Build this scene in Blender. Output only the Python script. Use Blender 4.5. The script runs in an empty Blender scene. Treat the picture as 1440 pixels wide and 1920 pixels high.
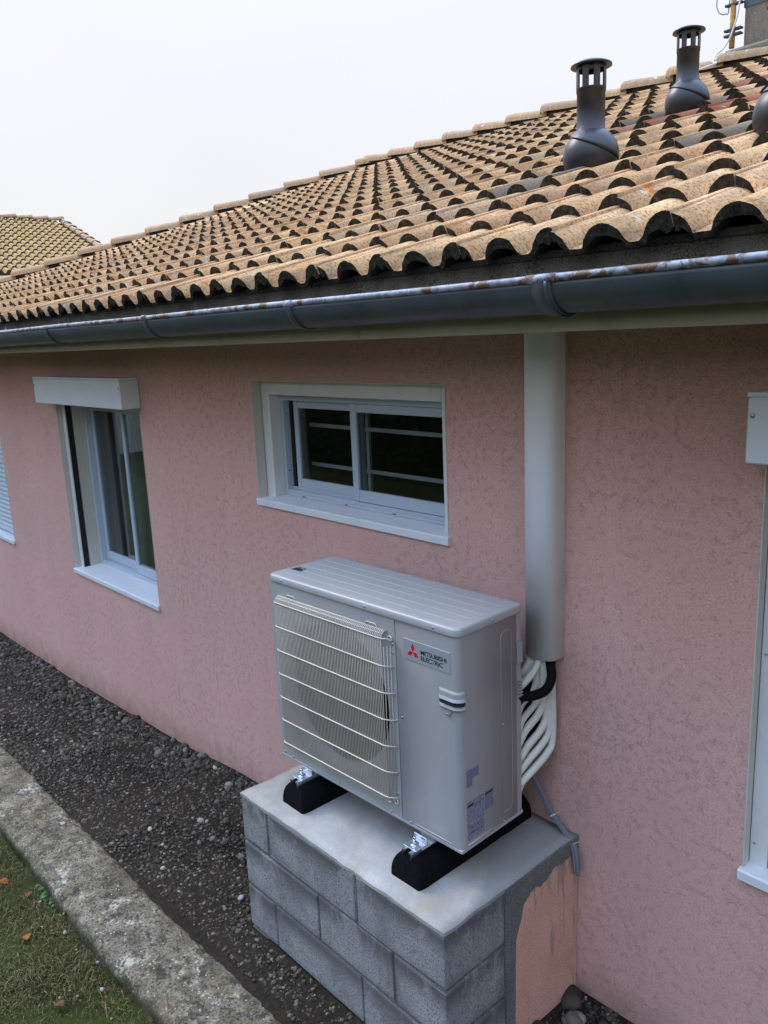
import bpy, bmesh, math, random
import numpy as np
from mathutils import Vector, Matrix, Quaternion
random.seed(7); rng = np.random.default_rng(11)
S = bpy.context.scene
COL = S.collection
R = math.radians

# ------------------------------------------------------------------ camera
cam_d = bpy.data.cameras.new('camera'); cam = bpy.data.objects.new('camera', cam_d); COL.objects.link(cam)
CAM = Vector((2.5173, -2.1856, 1.6248)); YAW, PIT, ROL, FPX = 0.8390, -0.2143, -0.0431, 1516.7
fw = Vector((-math.sin(YAW)*math.cos(PIT), math.cos(YAW)*math.cos(PIT), math.sin(PIT)))
rt = Vector((math.cos(YAW), math.sin(YAW), 0)); up = rt.cross(fw)
rt2 = rt*math.cos(ROL)+up*math.sin(ROL); up2 = up*math.cos(ROL)-rt*math.sin(ROL)
cam.matrix_world = Matrix(((rt2.x, up2.x, -fw.x, CAM.x), (rt2.y, up2.y, -fw.y, CAM.y), (rt2.z, up2.z, -fw.z, CAM.z), (0, 0, 0, 1)))
cam_d.sensor_fit = 'VERTICAL'; cam_d.sensor_height = 24; cam_d.sensor_width = 18
cam_d.lens = FPX/1920*24; cam_d.clip_end = 500; cam_d.clip_start = 0.05
S.camera = cam
def px(P):
    d = Vector(P)-CAM; z = d.dot(fw)
    return (720+FPX*d.dot(rt2)/z, 960-FPX*d.dot(up2)/z, z)

# ------------------------------------------------------------------ sky, sun, exposure
SUN_EL, SUN_AZ = R(46), R(-98)       # bright part of the cloud, high on the left, just in front of the wall (azimuth from +Y towards -X)
w = bpy.data.worlds.new('World'); S.world = w; w.use_nodes = True
nt = w.node_tree; nt.nodes.clear()
sky = nt.nodes.new('ShaderNodeTexSky'); sky.sky_type = 'NISHITA'; sky.sun_disc = False
sky.sun_elevation = SUN_EL; sky.sun_rotation = SUN_AZ; sky.air_density = 1.0; sky.dust_density = 3.0
sc = nt.nodes.new('ShaderNodeVectorMath'); sc.operation = 'SCALE'; sc.inputs['Scale'].default_value = 0.10
nt.links.new(sky.outputs[0], sc.inputs[0])
tc = nt.nodes.new('ShaderNodeTexCoord'); mp = nt.nodes.new('ShaderNodeMapping'); mp.inputs['Scale'].default_value = (1, 1, 3)
nz = nt.nodes.new('ShaderNodeTexNoise'); nz.inputs['Scale'].default_value = 1.3; nz.inputs['Detail'].default_value = 4
# overcast cloud: whitish low down, brighter and bluer overhead, faintly mottled
sp = nt.nodes.new('ShaderNodeSeparateXYZ'); nt.links.new(tc.outputs['Generated'], sp.inputs[0])
rp = nt.nodes.new('ShaderNodeValToRGB'); els = rp.color_ramp.elements
for i, (p_, c_) in enumerate(((0.0, (.655, .645, .64)), (0.35, (.715, .735, .80)), (0.6, (1.26, 1.62, 2.36)), (1.0, (1.62, 2.18, 3.30)))):
    e_ = els[i] if i < 2 else els.new(p_)
    e_.position = p_; e_.color = (*c_, 1)
nt.links.new(sp.outputs[2], rp.inputs[0])
nt.links.new(tc.outputs['Generated'], mp.inputs[0]); nt.links.new(mp.outputs[0], nz.inputs['Vector'])
mr = nt.nodes.new('ShaderNodeMapRange'); mr.inputs['From Min'].default_value = .3; mr.inputs['From Max'].default_value = .7; mr.inputs['To Min'].default_value = .95; mr.inputs['To Max'].default_value = 1.03
nt.links.new(nz.outputs['Fac'], mr.inputs[0])
mx = nt.nodes.new('ShaderNodeMix'); mx.data_type = 'RGBA'; mx.inputs[0].default_value = 0.94
nt.links.new(sc.outputs[0], mx.inputs[6]); nt.links.new(rp.outputs[0], mx.inputs[7])
gr = nt.nodes.new('ShaderNodeVectorMath'); gr.operation = 'SCALE'; nt.links.new(mx.outputs[2], gr.inputs[0]); nt.links.new(mr.outputs[0], gr.inputs['Scale'])
bg = nt.nodes.new('ShaderNodeBackground'); bg.inputs[1].default_value = 1.0
out = nt.nodes.new('ShaderNodeOutputWorld')
nt.links.new(gr.outputs[0], bg.inputs[0]); nt.links.new(bg.outputs[0], out.inputs[0])
sun_d = bpy.data.lights.new('sun', 'SUN'); sun_d.energy = 1.7; sun_d.angle = R(24); sun_d.color = (1, 0.92, 0.80)
sun = bpy.data.objects.new('sun', sun_d); COL.objects.link(sun)
sdir = Vector((math.sin(SUN_AZ)*math.cos(SUN_EL), math.cos(SUN_AZ)*math.cos(SUN_EL), math.sin(SUN_EL)))
sun.rotation_euler = sdir.to_track_quat('Z', 'Y').to_euler()
S.view_settings.view_transform = 'Standard'; S.view_settings.look = 'None'
S.view_settings.exposure = 0.45; S.view_settings.gamma = 1.0; S.view_settings.use_curve_mapping = False
S.render.engine = 'CYCLES'; S.render.resolution_x = 768; S.render.resolution_y = 1024

# ------------------------------------------------------------------ material helpers
class NT:
    def __init__(s, name):
        s.m = bpy.data.materials.new(name); s.m.use_nodes = True; s.t = s.m.node_tree
        s.b = s.t.nodes['Principled BSDF']; s.o = s.t.nodes['Material Output']
        s.pos = s.n('ShaderNodeNewGeometry').outputs['Position']
    def n(s, ty, **k):
        nd = s.t.nodes.new(ty)
        for a, v in k.items(): setattr(nd, a, v)
        return nd
    def L(s, a, b): s.t.links.new(a, b)
    def vec(s, scale=(1, 1, 1), off=(0, 0, 0), src=None):
        m = s.n('ShaderNodeMapping'); m.inputs['Scale'].default_value = scale; m.inputs['Location'].default_value = off
        s.L(src or s.pos, m.inputs[0]); return m.outputs[0]
    def noise(s, scale, detail=5, rough=.55, dist=0, v=None):
        a = s.n('ShaderNodeTexNoise'); a.inputs['Scale'].default_value = scale; a.inputs['Detail'].default_value = detail
        a.inputs['Roughness'].default_value = rough; a.inputs['Distortion'].default_value = dist
        s.L(v or s.pos, a.inputs['Vector']); return a.outputs['Fac']
    def voro(s, scale, feature='F1', v=None, out='Distance'):
        a = s.n('ShaderNodeTexVoronoi', feature=feature); a.inputs['Scale'].default_value = scale
        s.L(v or s.pos, a.inputs['Vector']); return a.outputs[out]
    def ramp(s, f, stops):
        r = s.n('ShaderNodeValToRGB'); e = r.color_ramp.elements
        while len(e) < len(stops): e.new(.5)
        for i, (p, c) in enumerate(stops):
            e[i].position = p; e[i].color = (c, c, c, 1) if isinstance(c, (int, float)) else (*c, 1)
        s.L(f, r.inputs[0]); return r.outputs[0]
    def mix(s, f, a, b, bt='MIX'):
        m = s.n('ShaderNodeMix', data_type='RGBA', blend_type=bt)
        for v, i in ((f, 0), (a, 6), (b, 7)):
            if isinstance(v, (int, float)): m.inputs[i].default_value = v if i == 0 else (v, v, v, 1)
            elif isinstance(v, tuple): m.inputs[i].default_value = (*v, 1)
            else: s.L(v, m.inputs[i])
        return m.outputs[2]
    def math(s, op, a, b=0.0):
        m = s.n('ShaderNodeMath', operation=op)
        for v, i in ((a, 0), (b, 1)):
            if isinstance(v, (int, float)): m.inputs[i].default_value = v
            else: s.L(v, m.inputs[i])
        return m.outputs[0]
    def sep(s, v=None):
        q = s.n('ShaderNodeSeparateXYZ'); s.L(v or s.pos, q.inputs[0]); return q.outputs
    def bump(s, h, strength=.3, dist=.01):
        b = s.n('ShaderNodeBump'); b.inputs['Strength'].default_value = strength; b.inputs['Distance'].default_value = dist
        s.L(h, b.inputs['Height']); s.L(b.outputs[0], s.b.inputs['Normal'])
    def rand(s):
        a = s.n('ShaderNodeObjectInfo').outputs['Random']; g = s.n('ShaderNodeNewGeometry').outputs['Random Per Island']
        return s.math('FRACT', s.math('ADD', a, g))
    def fin(s, col, rough=.8, metal=0, spec=.5):
        if isinstance(col, tuple): s.b.inputs['Base Color'].default_value = (*col, 1)
        else: s.L(col, s.b.inputs['Base Color'])
        if isinstance(rough, (int, float)): s.b.inputs['Roughness'].default_value = rough
        else: s.L(rough, s.b.inputs['Roughness'])
        s.b.inputs['Metallic'].default_value = metal; s.b.inputs['Specular IOR Level'].default_value = spec
        return s.m
def simple(name, c, rough=.6, metal=0, var=.12, scale=8, bump=0, bscale=120, spec=.5):
    t = NT(name); f = t.noise(scale, 6)
    a = tuple(x*(1-var) for x in c); b = tuple(min(1, x*(1+var)) for x in c)
    col = t.ramp(f, [(.3, a), (.7, b)])
    if bump: t.bump(t.noise(bscale, 4), bump, .004)
    return t.fin(col, rough, metal, spec)

def m_wall():
    t = NT('pink_render')
    c = t.ramp(t.noise(.9, 6, .6), [(.22, (.68, .405, .345)), (.78, (.76, .475, .415))])
    fine = t.noise(125, 4, .7)
    c = t.mix(t.ramp(fine, [(.38, .38), (.53, 0.)]), c, (.40, .21, .17))
    # short trowel scratches: thin broken contours of a distorted noise, denser in some places than others
    n1 = t.noise(75, 2, .5, 2.2, t.vec((1, 1, .85)))
    line = t.ramp(t.math('ABSOLUTE', t.math('SUBTRACT', n1, .5)), [(0, 1.), (.010, .7), (.022, 0.)])
    brk = t.ramp(t.math('ADD', t.math('MULTIPLY', t.noise(34, 2, .5, 0, t.vec(off=(4, 4, 4))), .7), t.math('MULTIPLY', t.noise(1.7, 3), .3)), [(.50, 0.), (.57, 1.)])
    line = t.math('MULTIPLY', line, brk)
    c = t.mix(t.math('MULTIPLY', line, .14), c, (.30, .145, .12))
    # faint rain streaking and dust
    c = t.mix(t.math('MULTIPLY', t.ramp(t.noise(2.6, 6, .6, .3, t.vec((1.6, 1.6, .22))), [(.50, 0.), (.76, 1.)]), .14), c, (.44, .28, .24))
    c = t.mix(t.math('MULTIPLY', t.ramp(t.noise(5, 4, .6, .3, t.vec((1, 1, .15), (3, 1, 0))), [(.58, 0.), (.75, 1.)]), .18), c, (.82, .60, .54))
    # mud splash along the foot of the wall, following the ground that falls to the left
    hg = t.math('SUBTRACT', t.math('ADD', t.sep()[2], .80), t.math('MULTIPLY', t.math('MINIMUM', t.sep()[0], 0.), .045))
    hg = t.math('ADD', t.math('MULTIPLY', hg, 2.2), t.math('MULTIPLY', t.math('SUBTRACT', t.noise(9, 6, .7), .5), .9))
    c = t.mix(t.ramp(hg, [(0., .75), (.10, .5), (.42, 0.)]), c, (.36, .215, .15))
    dots = t.math('MULTIPLY', t.ramp(t.voro(60), [(0, 1.), (.16, 0.)]), t.ramp(hg, [(.05, .6), (.55, 0.)]))
    c = t.mix(dots, c, (.20, .12, .085))
    sp = t.ramp(t.voro(4.2), [(0, 1.), (.020, .8), (.032, 0.)])
    c = t.mix(t.math('MULTIPLY', sp, .45), c, (.17, .09, .07))
    h = t.math('SUBTRACT', t.noise(150, 5, .7, .3), t.math('MULTIPLY', line, .30))
    t.bump(h, .9, .0055)
    return t.fin(c, .92, 0, .25)
def m_white(name, c=(.72, .73, .73), rough=.35, grime=.25):
    t = NT(name)
    col = t.ramp(t.noise(4, 5), [(.3, tuple(x*.94 for x in c)), (.7, c)])
    d = t.ramp(t.noise(9, 8, .7), [(.56, 0.), (.78, 1.)])
    col = t.mix(t.math('MULTIPLY', d, grime), col, (.32, .28, .22))
    t.bump(t.noise(30, 3), .04, .003)
    return t.fin(col, rough, 0, .45)
def m_tile(name, a, b, cc):
    t = NT(name)
    rnd = t.rand()
    base = t.mix(rnd, a, b)
    base = t.mix(t.math('MULTIPLY', t.ramp(t.math('FRACT', t.math('MULTIPLY', rnd, 7.31)), [(.6, 0.), (1., 1.)]), .7), base, cc)
    base = t.mix(t.math('MULTIPLY', t.ramp(t.math('FRACT', t.math('MULTIPLY', rnd, 13.7)), [(.78, 0.), (.95, 1.)]), .4), base, (.30, .25, .18))
    grain = t.noise(120, 4, .75)
    base = t.mix(t.ramp(grain, [(.38, .85), (.50, 0.)]), base, (.13, .08, .04))
    base = t.mix(t.ramp(t.noise(330, 2), [(.6, 0.), (.72, .55)]), base, (.66, .52, .34))
    strk = t.noise(9, 6, .65, .3, t.vec((3, .5, .5), (1, 2, 0)))
    base = t.mix(t.math('MULTIPLY', t.ramp(strk, [(.50, 0.), (.66, 1.)]), .55), base, (.22, .155, .09))
    big = t.noise(7, 6, .6, .4)
    base = t.mix(t.math('MULTIPLY', t.ramp(big, [(.52, 0.), (.72, 1.)]), .45), base, (.22, .17, .11))
    li = t.ramp(t.noise(13, 4, .6, .8), [(.63, 0.), (.67, .85)])
    base = t.mix(li, base, (.50, .16, .03))
    wl = t.ramp(t.noise(19, 3, .5, 0, t.vec(off=(3, 5, 1))), [(.69, 0.), (.72, .8)])
    base = t.mix(wl, base, (.62, .58, .52))
    t.bump(t.noise(210, 3), .55, .004)
    return t.fin(base, .93, 0, .2)
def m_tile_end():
    t = NT('tile_end_algae_shade')  # algae-black tile ends, their shade also put into the colour
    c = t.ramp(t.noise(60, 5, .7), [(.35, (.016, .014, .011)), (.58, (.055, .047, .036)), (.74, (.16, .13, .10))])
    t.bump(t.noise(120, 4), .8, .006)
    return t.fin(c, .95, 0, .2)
PZ_ = -.13
def m_block(name, a=(.27, .29, .31), b=(.40, .42, .43), stain=.55, smear=False):
    t = NT(name)
    c = t.ramp(t.noise(5, 7, .6), [(.3, a), (.7, b)])
    g = t.noise(165, 4, .75)
    c = t.mix(t.ramp(g, [(.38, .85), (.5, 0.)]), c, (.08, .085, .085))
    c = t.mix(t.ramp(t.noise(300, 2), [(.6, 0.), (.7, .6)]), c, (.66, .68, .68))
    st = t.noise(4.5, 6, .65, .5, t.vec((1, 1, .55)))
    c = t.mix(t.math('MULTIPLY', t.ramp(st, [(.5, 0.), (.62, 1.)]), stain), c, (.13, .135, .125))
    if smear:
        z = t.sep()[2]; q = t.math('FRACT', t.math('MULTIPLY', t.math('SUBTRACT', PZ_-.012, z), 5.0))
        near = t.ramp(q, [(0., .8), (.12, 1.), (.46, .0), (.82, .0), (1., .8)])
        sm = t.math('MULTIPLY', near, t.ramp(t.noise(6, 6, .65, .4, t.vec((1, 1, .6), (7, 2, 3))), [(.36, 0.), (.46, 1.)]))
        c = t.mix(t.math('MULTIPLY', sm, .9), c, (.12, .122, .11))
    ef = t.noise(14, 5, .6, .2, t.vec((3, 3, .4), (5, 1, 2)))
    c = t.mix(t.math('MULTIPLY', t.ramp(ef, [(.62, 0.), (.75, 1.)]), .4), c, (.55, .57, .57))
    t.bump(g, 1., .009)
    return t.fin(c, .93, 0, .2)
def m_cap():
    t = NT('cement_skim')
    c = t.ramp(t.noise(3.5, 7, .65, .3), [(.3, (.26, .245, .215)), (.55, (.38, .37, .345)), (.75, (.46, .455, .43))])
    st = t.noise(5, 6, .6, .8, t.vec(off=(3, 1, 6)))
    c = t.mix(t.math('MULTIPLY', t.ramp(st, [(.54, 0.), (.66, 1.)]), .65), c, (.33, .29, .21))
    x, y, z = t.sep()
    rear_dark = t.ramp(t.math('ADD', t.math('ADD', t.math('MULTIPLY', t.math('ADD', y, .47), 1.2), t.math('MULTIPLY', t.math('SUBTRACT', x, .93), 1.6)), t.math('MULTIPLY', t.noise(7, 5), .5)), [(.30, 0.), (.38, .75)])  # darker towards the rear right of the top
    c = t.mix(rear_dark, c, (.25, .245, .225))
    c = t.mix(t.ramp(t.noise(240, 3), [(.36, .45), (.47, 0.)]), c, (.24, .235, .22))
    t.bump(t.math('ADD', t.noise(200, 3), t.noise(12, 4)), .5, .004)
    return t.fin(c, .9, 0, .2)
def m_kerb():
    t = NT('lichen_concrete')
    c = t.ramp(t.noise(11, 9, .75, .4), [(.32, (.06, .052, .036)), (.5, (.235, .20, .14)), (.68, (.42, .375, .28))])
    c = t.mix(t.ramp(t.noise(95, 4, .7), [(.38, .9), (.5, 0.)]), c, (.035, .033, .026))
    wl = t.ramp(t.math('ADD', t.math('MULTIPLY', t.noise(5, 9, .75, .3, t.vec(off=(2, 4, 7))), .7), t.math('MULTIPLY', t.noise(60, 4, .7), .3)), [(.555, 0.), (.61, .75)])
    c = t.mix(wl, c, (.68, .64, .55))
    dk = t.ramp(t.noise(17, 7, .75, .3, t.vec(off=(1, 8, 3))), [(.52, 0.), (.60, .8)])
    c = t.mix(dk, c, (.05, .05, .045))
    yl = t.ramp(t.voro(8), [(0, 1.), (.10, .9), (.125, 0.)])
    c = t.mix(t.math('MULTIPLY', yl, t.ramp(t.noise(3, 2), [(.49, 0.), (.53, 1.)])), c, (.50, .45, .31))
    c = t.mix(t.ramp(t.noise(4, 6, .6, 0, t.vec(off=(9, 1, 1))), [(.58, 0.), (.7, .45)]), c, (.24, .16, .075))
    spk = t.ramp(t.voro(48), [(0, 1.), (.14, .9), (.19, 0.)])
    c = t.mix(t.math('MULTIPLY', spk, t.ramp(t.noise(40, 2), [(.5, 0.), (.58, .9)])), c, (.68, .68, .65))
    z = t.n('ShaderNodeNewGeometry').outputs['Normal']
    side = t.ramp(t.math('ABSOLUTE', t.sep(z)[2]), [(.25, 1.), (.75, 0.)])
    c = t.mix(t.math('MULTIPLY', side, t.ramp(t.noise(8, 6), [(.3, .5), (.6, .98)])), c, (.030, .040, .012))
    t.bump(t.math('ADD', t.noise(85, 6, .75), t.noise(16, 5)), 1., .016)
    return t.fin(c, .95, 0, .15)
def m_gravel():
    t = NT('gravel_stone'); r = t.rand()
    c = t.ramp(r, [(0, (.022, .016, .010)), (.4, (.050, .038, .026)), (.65, (.085, .068, .050)), (.83, (.13, .107, .080)), (.95, (.18, .165, .14)), (1., (.27, .245, .20))])
    c = t.mix(t.math('MULTIPLY', t.ramp(t.noise(90, 4), [(.35, 1.), (.6, 0.)]), .5), c, (.04, .035, .03))
    return t.fin(c, .8, 0, .35)
def m_soil(name, a, b, c3):
    t = NT(name)
    c = t.ramp(t.noise(60, 8, .75), [(.3, a), (.52, b), (.75, c3)])
    c = t.mix(t.ramp(t.noise(2.1, 5), [(.35, .6), (.65, 0.)]), c, tuple(x*.55 for x in a))
    t.bump(t.noise(120, 6, .7), 1., .012)
    return t.fin(c, .95, 0, .2)
def m_lawn():
    t = NT('lawn_soil')
    c = t.ramp(t.noise(38, 8, .75), [(.3, (.012, .012, .004)), (.52, (.035, .036, .010)), (.75, (.08, .062, .025))])
    c = t.mix(t.ramp(t.noise(2.6, 5), [(.42, 0.), (.62, .8)]), c, (.045, .065, .012))
    t.bump(t.noise(90, 6, .7), 1., .015)
    return t.fin(c, .95, 0, .15)
def m_grass():
    t = NT('grass_blade'); r = t.rand()
    c = t.ramp(r, [(0, (.024, .036, .007)), (.35, (.048, .066, .013)), (.55, (.085, .085, .022)), (.75, (.15, .105, .042)), (1., (.27, .19, .09))])
    return t.fin(c, .7, 0, .3)
def m_gutter():
    t = NT('gutter_zinc')
    c = t.ramp(t.noise(6, 6, .6), [(.3, (.045, .062, .072)), (.7, (.078, .098, .108))])
    c = t.mix(t.math('MULTIPLY', t.ramp(t.noise(3, 6, .7, 0, t.vec((.6, 1, 6))), [(.5, 0.), (.7, 1.)]), .3), c, (.11, .12, .115))
    c = t.mix(t.math('MULTIPLY', t.ramp(t.noise(16, 6, .7, .4, t.vec((1.5, 1, .3))), [(.55, 0.), (.72, 1.)]), .4), c, (.028, .030, .030))
    t.bump(t.noise(11, 4), .12, .01)
    return t.fin(c, .45, .3, .5)
def m_lip():
    t = NT('flaking_white_lip')
    f = t.noise(16, 6, .65, .5)
    rust = t.ramp(t.noise(50, 4), [(.3, (.06, .026, .014)), (.7, (.14, .060, .032))])
    big = t.noise(1.6, 3)
    xr = t.ramp(t.math('MULTIPLY', t.math('ADD', t.sep()[0], 3.), .2), [(.2, 0.), (.9, .07)])
    m = t.ramp(t.math('ADD', t.math('ADD', t.math('MULTIPLY', f, .75), t.math('MULTIPLY', big, .35)), xr), [(.60, 0.), (.63, 1.)])
    wht = t.ramp(t.noise(30, 5, .7), [(.35, (.10, .115, .14)), (.58, (.27, .305, .36))])
    c = t.mix(m, wht, rust)
    c = t.mix(t.ramp(t.noise(90, 2), [(.66, 0.), (.7, .8)]), c, (.06, .04, .03))
    return t.fin(c, .55, 0, .5)
def m_fascia():
    t = NT('cracked_board_paint')
    e = t.voro(95, 'DISTANCE_TO_EDGE', t.vec((1, 1, 1.5)))
    c = t.ramp(t.noise(6, 6), [(.3, (.12, .108, .085)), (.7, (.21, .19, .15))])
    c = t.mix(t.math('MULTIPLY', t.ramp(e, [(0, 1.), (.06, .9), (.12, 0.)]), t.ramp(t.noise(9, 3), [(.4, .2), (.6, 1.)])), c, (.035, .03, .024))
    fl = t.ramp(t.noise(11, 6, .6), [(.64, 0.), (.68, .8)])
    c = t.mix(fl, c, (.5, .5, .48))
    t.bump(e, .5, .004)
    return t.fin(c, .85)
def m_soffit():
    t = NT('cream_board')
    c = t.ramp(t.noise(2.5, 6, .6), [(.3, (.40, .36, .27)), (.7, (.50, .46, .37))])
    c = t.mix(t.math('MULTIPLY', t.ramp(t.noise(12, 7, .7), [(.52, 0.), (.7, 1.)]), .4), c, (.20, .17, .09))
    return t.fin(c, .8)
def m_glass():
    t = NT('window_glass')
    t.t.nodes.remove(t.b)
    tr = t.n('ShaderNodeBsdfTransparent'); tr.inputs[0].default_value = (.72, .76, .76, 1)
    gl = t.n('ShaderNodeBsdfGlossy'); gl.inputs['Roughness'].default_value = .015; gl.inputs[0].default_value = (.95, .97, 1, 1)
    lw = t.n('ShaderNodeLayerWeight'); lw.inputs[0].default_value = .5
    k = t.math('ADD', t.math('MULTIPLY', t.math('POWER', lw.outputs['Facing'], 4.2), .9), .05)
    mxs = t.n('ShaderNodeMixShader'); t.L(k, mxs.inputs[0]); t.L(tr.outputs[0], mxs.inputs[1]); t.L(gl.outputs[0], mxs.inputs[2])
    t.L(mxs.outputs[0], t.o.inputs[0]); return t.m
def m_print(name, paper, ink, sx, sz):
    # a data sticker: rows of small dark print, in the sticker's own (object) coordinates
    t = NT(name)
    oc = t.n('ShaderNodeTexCoord').outputs['Object']
    x, y, z = t.sep(oc)
    row = t.math('FRACT', t.math('MULTIPLY', z, sz))
    line = t.math('GREATER_THAN', row, .42)
    wd = t.noise(1, 2, .8, 0, t.vec((sx, sx, 0), (0, 0, 0), oc))
    rowid = t.math('FLOOR', t.math('MULTIPLY', z, sz))
    cmb = t.n('ShaderNodeCombineXYZ'); t.L(t.math('MULTIPLY', y, sx), cmb.inputs[0]); t.L(t.math('MULTIPLY', rowid, 3.7), cmb.inputs[1]); 
    nn = t.n('ShaderNodeTexNoise'); nn.inputs['Scale'].default_value = 1.; nn.inputs['Detail'].default_value = 3; t.L(cmb.outputs[0], nn.inputs['Vector'])
    txt = t.math('MULTIPLY', line, t.math('GREATER_THAN', nn.outputs['Fac'], .5))
    return t.fin(t.mix(t.math('MULTIPLY', txt, .85), paper, ink), .35, 0, .5)

MAT = dict(
    wall=m_wall(), white=m_white('white_surround', (.70, .70, .68), .45, .4), sill=m_white('white_sill', (.72, .74, .76), .45, .45),
    cream=m_white('cream_reveal', (.58, .56, .49), .5, .35), alu=m_white('white_aluminium', (.46, .535, .61), .3, .05),
    duct=m_white('white_duct', (.87, .875, .90), .32, .04), box=m_white('shutter_box_white', (.72, .78, .83), .35, .08),
    tile=m_tile('sandy_roof_tile', (.62, .37, .175), (.74, .465, .235), (.54, .285, .14)),
    redtile=m_tile('red_roof_tile', (.36, .095, .045), (.42, .12, .06), (.30, .10, .05)),
    greytile=m_tile('grey_roof_tile', (.20, .165, .12), (.25, .20, .145), (.15, .12, .09)),
    ridge=m_tile('ridge_tile_clay', (.40, .255, .14), (.48, .32, .185), (.28, .215, .145)),
    fartile=m_tile('far_roof_tile', (.42, .265, .09), (.52, .33, .12), (.34, .21, .07)),
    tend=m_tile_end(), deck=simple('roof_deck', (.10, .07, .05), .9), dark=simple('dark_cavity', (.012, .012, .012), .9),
    block=m_block('concrete_block', (.28, .28, .275), (.42, .42, .41), .45, True), cap=m_cap(), mortar=m_block('wet_mortar', (.17, .17, .155), (.25, .25, .23), .3),
    kerb=m_kerb(), gravel=m_gravel(), soil=m_soil('gravel_soil', (.012, .008, .005), (.036, .027, .018), (.08, .064, .046)), lawn=m_lawn(), grass=m_grass(),
    gutter=m_gutter(), lip=m_lip(), fascia=m_fascia(), soffit=m_soffit(), glass=m_glass(),
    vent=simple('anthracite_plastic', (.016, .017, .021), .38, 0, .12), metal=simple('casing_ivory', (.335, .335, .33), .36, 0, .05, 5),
    lid=simple('casing_ivory_toplit', (.41, .41, .40), .24, 0, .03, 3), wire=simple('cream_wire', (.56, .51, .43), .45, 0, .05), badge=simple('silver_badge', (.40, .42, .45), .3, .3, .04),  # lid shares the casing paint; top light is put into its lighter tone
    red=simple('emblem_red', (.55, .012, .016), .35, 0, .03), ink=simple('black_print', (.012, .012, .014), .4, 0, .05),
    fan=simple('fan_grey', (.022, .022, .022), .5, 0, .1), zinc=simple('zinc_plated', (.55, .60, .66), .25, .9, .15, 40), screw=simple('steel_screw', (.42, .43, .45), .28, .85, .1),
    rubber=simple('black_rubber', (.0045, .0045, .005), .85, 0, .3, 60, .4, 200, .08), pipe=simple('pipe_insulation', (.66, .65, .57), .6, 0, .06, 30, .25, 150),
    conduit=simple('black_conduit', (.005, .005, .0055), .75, 0, .2, 40, .3, 150, .12), cable=simple('grey_cable', (.15, .16, .19), .45), paper1=m_print('silver_rating_label', (.24, .26, .33), (.02, .02, .05), 260, 130), paper2=m_print('grey_warning_label', (.17, .20, .29), (.02, .03, .07), 420, 210),
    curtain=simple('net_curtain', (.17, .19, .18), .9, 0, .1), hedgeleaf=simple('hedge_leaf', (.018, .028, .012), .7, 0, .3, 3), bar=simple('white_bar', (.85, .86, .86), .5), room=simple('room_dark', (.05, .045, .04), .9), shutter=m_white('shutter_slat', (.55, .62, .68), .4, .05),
    stone=m_block('chimney_render', (.20, .165, .115), (.30, .255, .185), .5), wood=simple('bamboo_pole', (.42, .24, .07), .6, 0, .35, 30), bluestrap=simple('blue_grey_strap', (.07, .10, .12), .4, .5),
    whitecable=simple('white_cable', (.6, .6, .6), .5), leaf=simple('dry_leaf', (.42, .14, .03), .8, 0, .35, 60), brownleaf=simple('brown_leaf', (.22, .10, .045), .85, 0, .35, 60), weed=simple('weed_leaf', (.045, .11, .022), .6, 0, .3, 40),
    farwall=simple('far_house_render', (.55, .5, .42), .9), pale=simple('pale_stone', (.27, .26, .24), .7, 0, .1, 60), yellow=simple('yellow_stone', (.45, .36, .17), .8, 0, .2, 60), orange=None)
def m_pinkblock():
    t = NT('old_pink_render')
    c = t.ramp(t.noise(6, 6, .6), [(.3, (.62, .34, .24)), (.7, (.70, .42, .32))])
    c = t.mix(t.ramp(t.noise(230, 3), [(.35, .6), (.52, 0.)]), c, (.26, .12, .07))
    y = t.sep()[1]; z = t.sep()[2]
    drip = t.noise(1, 5, .65, .5, t.vec((1, 22, 2.2)))
    hz = t.ramp(z, [(0, 0.), (1, 0.)])
    top = t.math('MULTIPLY', t.math('MAXIMUM', t.math('ADD', z, .40), 0.), .55)
    rear = t.math('MULTIPLY', t.math('MAXIMUM', t.math('ADD', y, .16), 0.), .75)
    d = t.ramp(t.math('ADD', t.math('ADD', drip, top), rear), [(.62, 0.), (.68, 1.)])
    grey = t.ramp(t.noise(40, 5), [(.3, (.20, .20, .17)), (.7, (.30, .29, .25))])
    c = t.mix(t.math('MULTIPLY', d, .65), c, grey)
    t.bump(t.math('ADD', t.noise(230, 3), d), .6, .004)
    return t.fin(c, .93, 0, .2)
MAT['pinkblock'] = m_pinkblock()

# ------------------------------------------------------------------ geometry helpers
def tag(o, label=None, cat=None, group=None, kind=None):
    for k, v in (('label', label), ('category', cat), ('group', group), ('kind', kind)):
        if v: o[k] = v
    return o
def link(name, me, mats, parent=None):
    o = bpy.data.objects.new(name, me); COL.objects.link(o)
    if me is not None and not len(me.materials):
        for m in (mats if isinstance(mats, (list, tuple)) else [mats]): me.materials.append(MAT[m] if isinstance(m, str) else m)
    if parent: o.parent = parent
    return o
def fin(name, bm, mats, parent=None, smooth=False):
    bmesh.ops.recalc_face_normals(bm, faces=bm.faces)
    me = bpy.data.meshes.new(name); bm.to_mesh(me); bm.free()
    if smooth: me.polygons.foreach_set('use_smooth', [True]*len(me.polygons))
    return link(name, me, mats, parent)
def empty(name, loc=(0, 0, 0), rz=0, parent=None):
    o = bpy.data.objects.new(name, None); o.empty_display_size = .1; COL.objects.link(o); o.location = loc; o.rotation_euler = (0, 0, rz)
    if parent: o.parent = parent
    return o
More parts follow.
